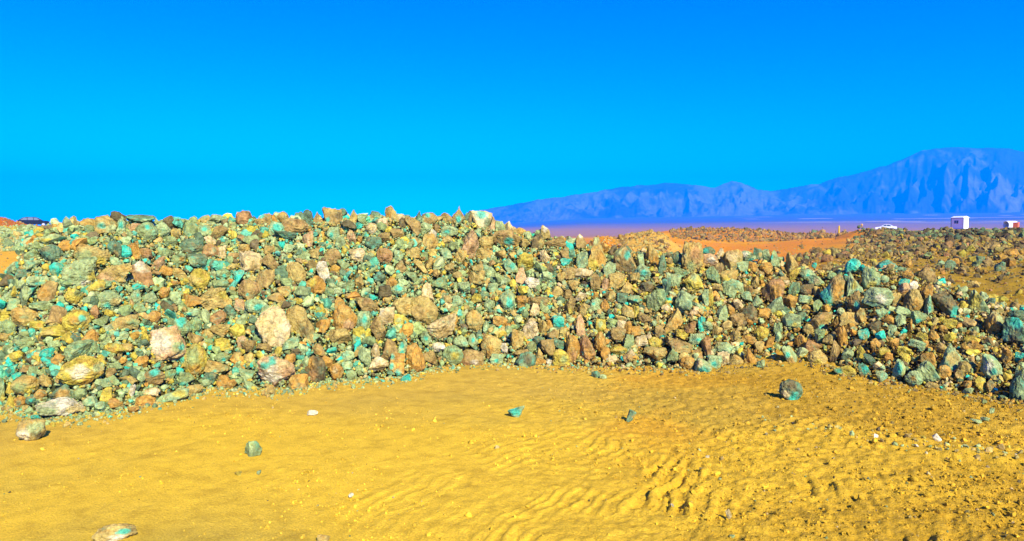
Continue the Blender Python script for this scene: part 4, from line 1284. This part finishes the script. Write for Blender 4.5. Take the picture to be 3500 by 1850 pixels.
bm = bmesh.new(); box(bm, (-.81, .25, 1.75), (.02, .07, .7)); bm_obj('mullion', bm, grey_panel, wf)
bm = bmesh.new(); box(bm, (-.765, -.0, HZ + .14), (.05, LY, .1)); bm_obj('eaves_trim', bm, dark_trim, cab)
bm = bmesh.new(); box(bm, (0.0, -LY / 2 - .02, 1.95), (.36, .05, .36)); vt = bm_obj('vent', bm, grey_panel, cab)

# white tank and the red-orange box beside it
tx, ty = at(3452, 152); tz = float(ground_z(np.array([tx]), np.array([ty]))[0]) + .05
tank = thing('water_tank', 'white cylindrical tank lying on its side beside a red-orange box on the skyline', 'tank', (tx, ty, tz), rad(14))
bm = bmesh.new()
prof_t = [(.60, -1.05), (.66, -1.0), (.66, .85), (.58, 1.02), (.30, 1.12), (0.0, 1.14)]
ring = []
for rr0, xx0 in prof_t[:-1]:
    ring.append([bm.verts.new((xx0, rr0 * math.cos(k * math.tau / 28), .68 + rr0 * math.sin(k * math.tau / 28))) for k in range(28)])
for p, q in zip(ring, ring[1:]):
    for k in range(28): bm.faces.new((p[k], p[(k + 1) % 28], q[(k + 1) % 28], q[k]))
bm.faces.new(ring[-1])
inner = [bm.verts.new((-1.02, .56 * math.cos(k * math.tau / 28), .68 + .56 * math.sin(k * math.tau / 28))) for k in range(28)]
for k in range(28): bm.faces.new((inner[k], inner[(k + 1) % 28], ring[0][(k + 1) % 28], ring[0][k]))
deep = [bm.verts.new((.2, .55 * math.cos(k * math.tau / 28), .68 + .55 * math.sin(k * math.tau / 28))) for k in range(28)]
for k in range(28): bm.faces.new((deep[k], deep[(k + 1) % 28], inner[(k + 1) % 28], inner[k]))
bm.faces.new(deep)
bm_obj('shell', bm, white, tank)
for xo in (-.6, .6):
    bm = bmesh.new(); box(bm, (xo, 0, .06), (.16, 1.0, .16)); bm_obj('cradle', bm, steel_dark, tank)
bx_, by_ = at(3470, 147); bz = float(ground_z(np.array([bx_]), np.array([by_]))[0])
ob = thing('crate', 'red-orange metal box with one bright sunlit side next to the white tank', 'crate', (bx_, by_, bz), rad(-55))
bm = bmesh.new(); box(bm, (0, 0, .52), (.75, .55, 1.0)); bm_obj('body', bm, orange_p, ob, .03)
bm = bmesh.new(); box(bm, (0, 0, 1.05), (.80, .60, .06)); bm_obj('lid', bm, orange_p, ob)

# cars
def car(name, label, loc, rotz, paint, body, cabin, windows, wheels, tail_x, head_x, width=1.74, belt=.95):
    root = thing(name, label, 'car', loc, rotz, 'cars parked behind the spoil banks')
    tum = lambda z: max(0, z - belt) * .32
    bm = bmesh.new(); prism(bm, body, -width / 2, width / 2, lambda z: max(0, z - .75) * .08 + max(0, .45 - z) * .12); bm_obj('body', bm, paint, root, .03)
    bm = bmesh.new(); prism(bm, cabin, -width / 2 + .05, width / 2 - .05, tum); bm_obj('roof', bm, paint, root, .025)
    for w in windows:
        for sgn in (-1, 1):
            bm = bmesh.new(); y = (width / 2 - .05)
            lo = [bm.verts.new((x, sgn * (y - tum(z) + .012), z)) for x, z in w]; hi = [bm.verts.new((x, sgn * (y - tum(z) - .02), z)) for x, z in w]
            bm.faces.new(lo); bm.faces.new(hi[::-1])
            for i in range(len(w)): j = (i + 1) % len(w); bm.faces.new((lo[j], lo[i], hi[i], hi[j]))
            bm_obj('window', bm, glass, root)
    # windscreen and rear glass set on the cabin's sloping ends
    for (xa, za), (xb, zb) in ((cabin[0], cabin[1]), (cabin[-1], cabin[-2])):
        bm = bmesh.new(); ux = -.012 if xa < 0 else .012
        q = [(xa + (xb - xa) * t + ux, za + (zb - za) * t) for t in (.12, .9)]
        vs = []
        for x, z in q:
            yy = width / 2 - .14 - tum(z)
            vs += [bm.verts.new((x, -yy, z + .012)), bm.verts.new((x, yy, z + .012))]
        bm.faces.new((vs[0], vs[1], vs[3], vs[2]))
        g = bmesh.ops.extrude_face_region(bm, geom=list(bm.faces)); 
        for v in [e for e in g['geom'] if isinstance(e, bmesh.types.BMVert)]: v.co.x -= ux * 2
        bm_obj('windscreen' , bm, glass, root)
    for wx in wheels:
        for sgn in (-1, 1):
            bm = bmesh.new(); cyl(bm, (wx, sgn * (width / 2 - .09), .31), .31, .20, 'y', 24); wh = bm_obj('wheel', bm, rubber, root)
            bm = bmesh.new(); cyl(bm, (wx, sgn * (width / 2 + .012), .31), .19, .03, 'y', 20); bm_obj('rim', bm, metal, wh)
    for sgn in (-1, 1):
        bm = bmesh.new(); box(bm, (tail_x, sgn * (width / 2 - .18), .82), (.10, .26, .20)); bm_obj('tail_light', bm, red, root)
        bm = bmesh.new(); box(bm, (head_x, sgn * (width / 2 - .22), .68), (.10, .32, .15)); bm_obj('headlight', bm, clear, root)
        bm = bmesh.new(); box(bm, (cabin[0][0] * .62 if head_x < 0 else cabin[-1][0] * .62, sgn * (width / 2 + .06), 1.0), (.14, .18, .12)); bm_obj('mirror', bm, paint, root, .02)
    return root
sedan_body = [(-2.2, .30), (-2.25, .55), (-2.15, .74), (-1.15, .90), (-.9, .95), (1.35, .97), (2.15, .95), (2.25, .80), (2.25, .40), (2.1, .28)]
sedan_cab = [(-1.15, .92), (-.35, 1.38), (.05, 1.45), (.75, 1.42), (1.55, .96)]
sedan_win = [[(-.80, .98), (-.28, 1.33), (.12, 1.38), (.12, .98)], [(.19, .98), (.19, 1.38), (.70, 1.35), (1.15, 1.05), (1.15, .98)]]
x_, y_ = at(3026, 195); zc = float(z_of(195, 767, 3026)) - 1.45
car('white_car', 'white sedan half hidden behind the rubble bank, its nose to the left', (x_, y_, zc), rad(-26), car_white, sedan_body, sedan_cab, sedan_win, (-1.4, 1.4), 2.23, -2.22)
hb = [(-2.15, .35), (-2.2, .7), (-2.05, .95), (.95, .98), (2.0, .86), (2.2, .74), (2.22, .45), (2.1, .30)]
hc = [(-2.02, .94), (-1.30, 1.42), (-.9, 1.50), (.25, 1.49), (.55, 1.43), (1.30, .96)]
hw_ = [[(-1.72, 1.0), (-1.25, 1.36), (-.82, 1.42), (-.82, 1.0)], [(-.74, 1.0), (-.74, 1.43), (.02, 1.42), (.02, 1.0)], [(.10, 1.0), (.10, 1.42), (.48, 1.37), (1.0, 1.0)]]
x_, y_ = at(117, 141); zc = float(z_of(141, 742, 117)) - 1.50
car('dark_car', 'dark blue hatchback on the orange dirt mound, only its upper half showing', (x_, y_, zc), rad(32), car_dark, hb, hc, hw_, (-1.35, 1.35), -2.17, 2.2)
# hard standing under each car so that neither hovers
# marker posts
def post(name, x, r, h, wd, mat, label, group=None):
    X_, Y_ = at(x, r); z = float(ground_z(np.array([X_]), np.array([Y_]))[0])
    bm = bmesh.new(); cyl(bm, (0, 0, h / 2 - .1), wd / 2, h + .2, 'z', 12, wd * .42)
    cyl(bm, (0, 0, h + .02), wd * .42, .05, 'z', 12, wd * .2)
    o = bm_obj(name, bm, mat); o.location = (X_, Y_, z); o['label'] = label; o['category'] = 'post'
    return o
post('marker_post', 2866, 92, 1.05, .20, yellow_p, 'short yellow marker post at the edge of the orange dirt road')
post('stake', 2809, 96, .85, .06, steel_dark, 'thin dark stake beside the small stone heap on the skyline')
post('stake', 2855, 66, .70, .05, steel_dark, 'thin dark stake just left of the yellow marker post')
# dark boulder by the cabin, pink stone on the heap, cairn
def lone(x, y, r, w, h, c, label, name='rock', cat='rock'):
    a, sl = ray(x, y); rngl = np.random.default_rng(int(x)); P, Fc = rock_shape(rngl, 4, 'c'); P = norm_box(P)
    hw, hh = w / 2 * r / F, h / 2 * r / F
    o = mesh_np(name, P * np.array([hw, hw, hh]), Fc, np.repeat(ALB[c][None], len(P), 0), M_ROCK)
    o.location = (r * math.sin(a), r * math.cos(a), H + r * float(sl)); o['label'] = label; o['category'] = cat
lone(3233, 781, 45, 18, 13, 'd', 'black-looking boulder on the rubble crest just left of the white cabin', 'boulder', 'boulder')
lone(2946, 772, 64, 8, 14, 'k', 'salmon-pink upright stone on top of the rubble heap left of the white car')
lone(2936, 776, 64, 10, 12, 'n', 'dark stone on the rubble heap beside the salmon-pink one')
lone(2328, 781, 108, 7, 12, 'd', 'tiny dark stone pile standing on the reddish skyline right of the tan mound', 'cairn', 'cairn')
lone(2782, 793, 100, 20, 16, 'n', 'grey stone heap on the skyline left of the yellow marker post', 'boulder', 'boulder')

# ------------------------------------------------------------------ air, sun, sky
HAZE_D = 2.25e-4
bm = bmesh.new(); box(bm, (0, 4300, 395), (24000, 12400, 794)); hz = bm_obj('haze', bm, bpy.data.materials.new('air')); hz['kind'] = 'stuff'
hm = hz.data.materials[0]; hm.use_nodes = True; nt = hm.node_tree; nt.nodes.clear()
o_ = nt.nodes.new('ShaderNodeOutputMaterial'); pv = nt.nodes.new('ShaderNodeVolumePrincipled')
pv.inputs['Color'].default_value = (.0, .33, 1.0, 1); pv.inputs['Density'].default_value = HAZE_D; pv.inputs['Anisotropy'].default_value = .0
nt.links.new(pv.outputs[0], o_.inputs['Volume'])

SUN_AZ, SUN_EL = 157.5, 32.5          # clockwise from +Y (the way the camera looks)
sd = bpy.data.lights.new('sun', 'SUN'); sd.energy = 5.0; sd.angle = rad(.53); sd.color = (1.0, .94, .78)
so = bpy.data.objects.new('sun', sd); COL.objects.link(so)
dirv = Vector((math.sin(rad(SUN_AZ)) * math.cos(rad(SUN_EL)), math.cos(rad(SUN_AZ)) * math.cos(rad(SUN_EL)), math.sin(rad(SUN_EL))))
so.rotation_euler = dirv.to_track_quat('Z', 'Y').to_euler(); so.location = dirv * 50
w = bpy.data.worlds.new('World'); SC.world = w; w.use_nodes = True; nt = w.node_tree
bg = nt.nodes['Background']
sky = nt.nodes.new('ShaderNodeTexSky'); sky.sky_type = 'NISHITA'; sky.sun_disc = False
sky.sun_elevation = rad(SUN_EL); sky.sun_rotation = rad(SUN_AZ); sky.altitude = 1200; sky.air_density = 1.0; sky.dust_density = .4; sky.ozone_density = 2.0
hs = nt.nodes.new('ShaderNodeHueSaturation'); hs.inputs['Saturation'].default_value = 1.3; hs.inputs['Value'].default_value = 1.0
gm = nt.nodes.new('ShaderNodeGamma'); gm.inputs[1].default_value = 2.1
nt.links.new(sky.outputs[0], hs.inputs['Color']); nt.links.new(hs.outputs[0], gm.inputs['Color'])
nt.links.new(mixc(nt, gm.outputs[0], (.0, .111, .42), 1.0, 'MULTIPLY'), bg.inputs['Color'])
bg.inputs['Strength'].default_value = .08

vs = SC.view_settings; vs.view_transform = 'Standard'; vs.look = 'None'; vs.exposure = 1.5; vs.gamma = 1
SC.cycles.use_denoising = True
SC.cycles.volume_bounces = 1
SC.cycles.max_bounces = 5
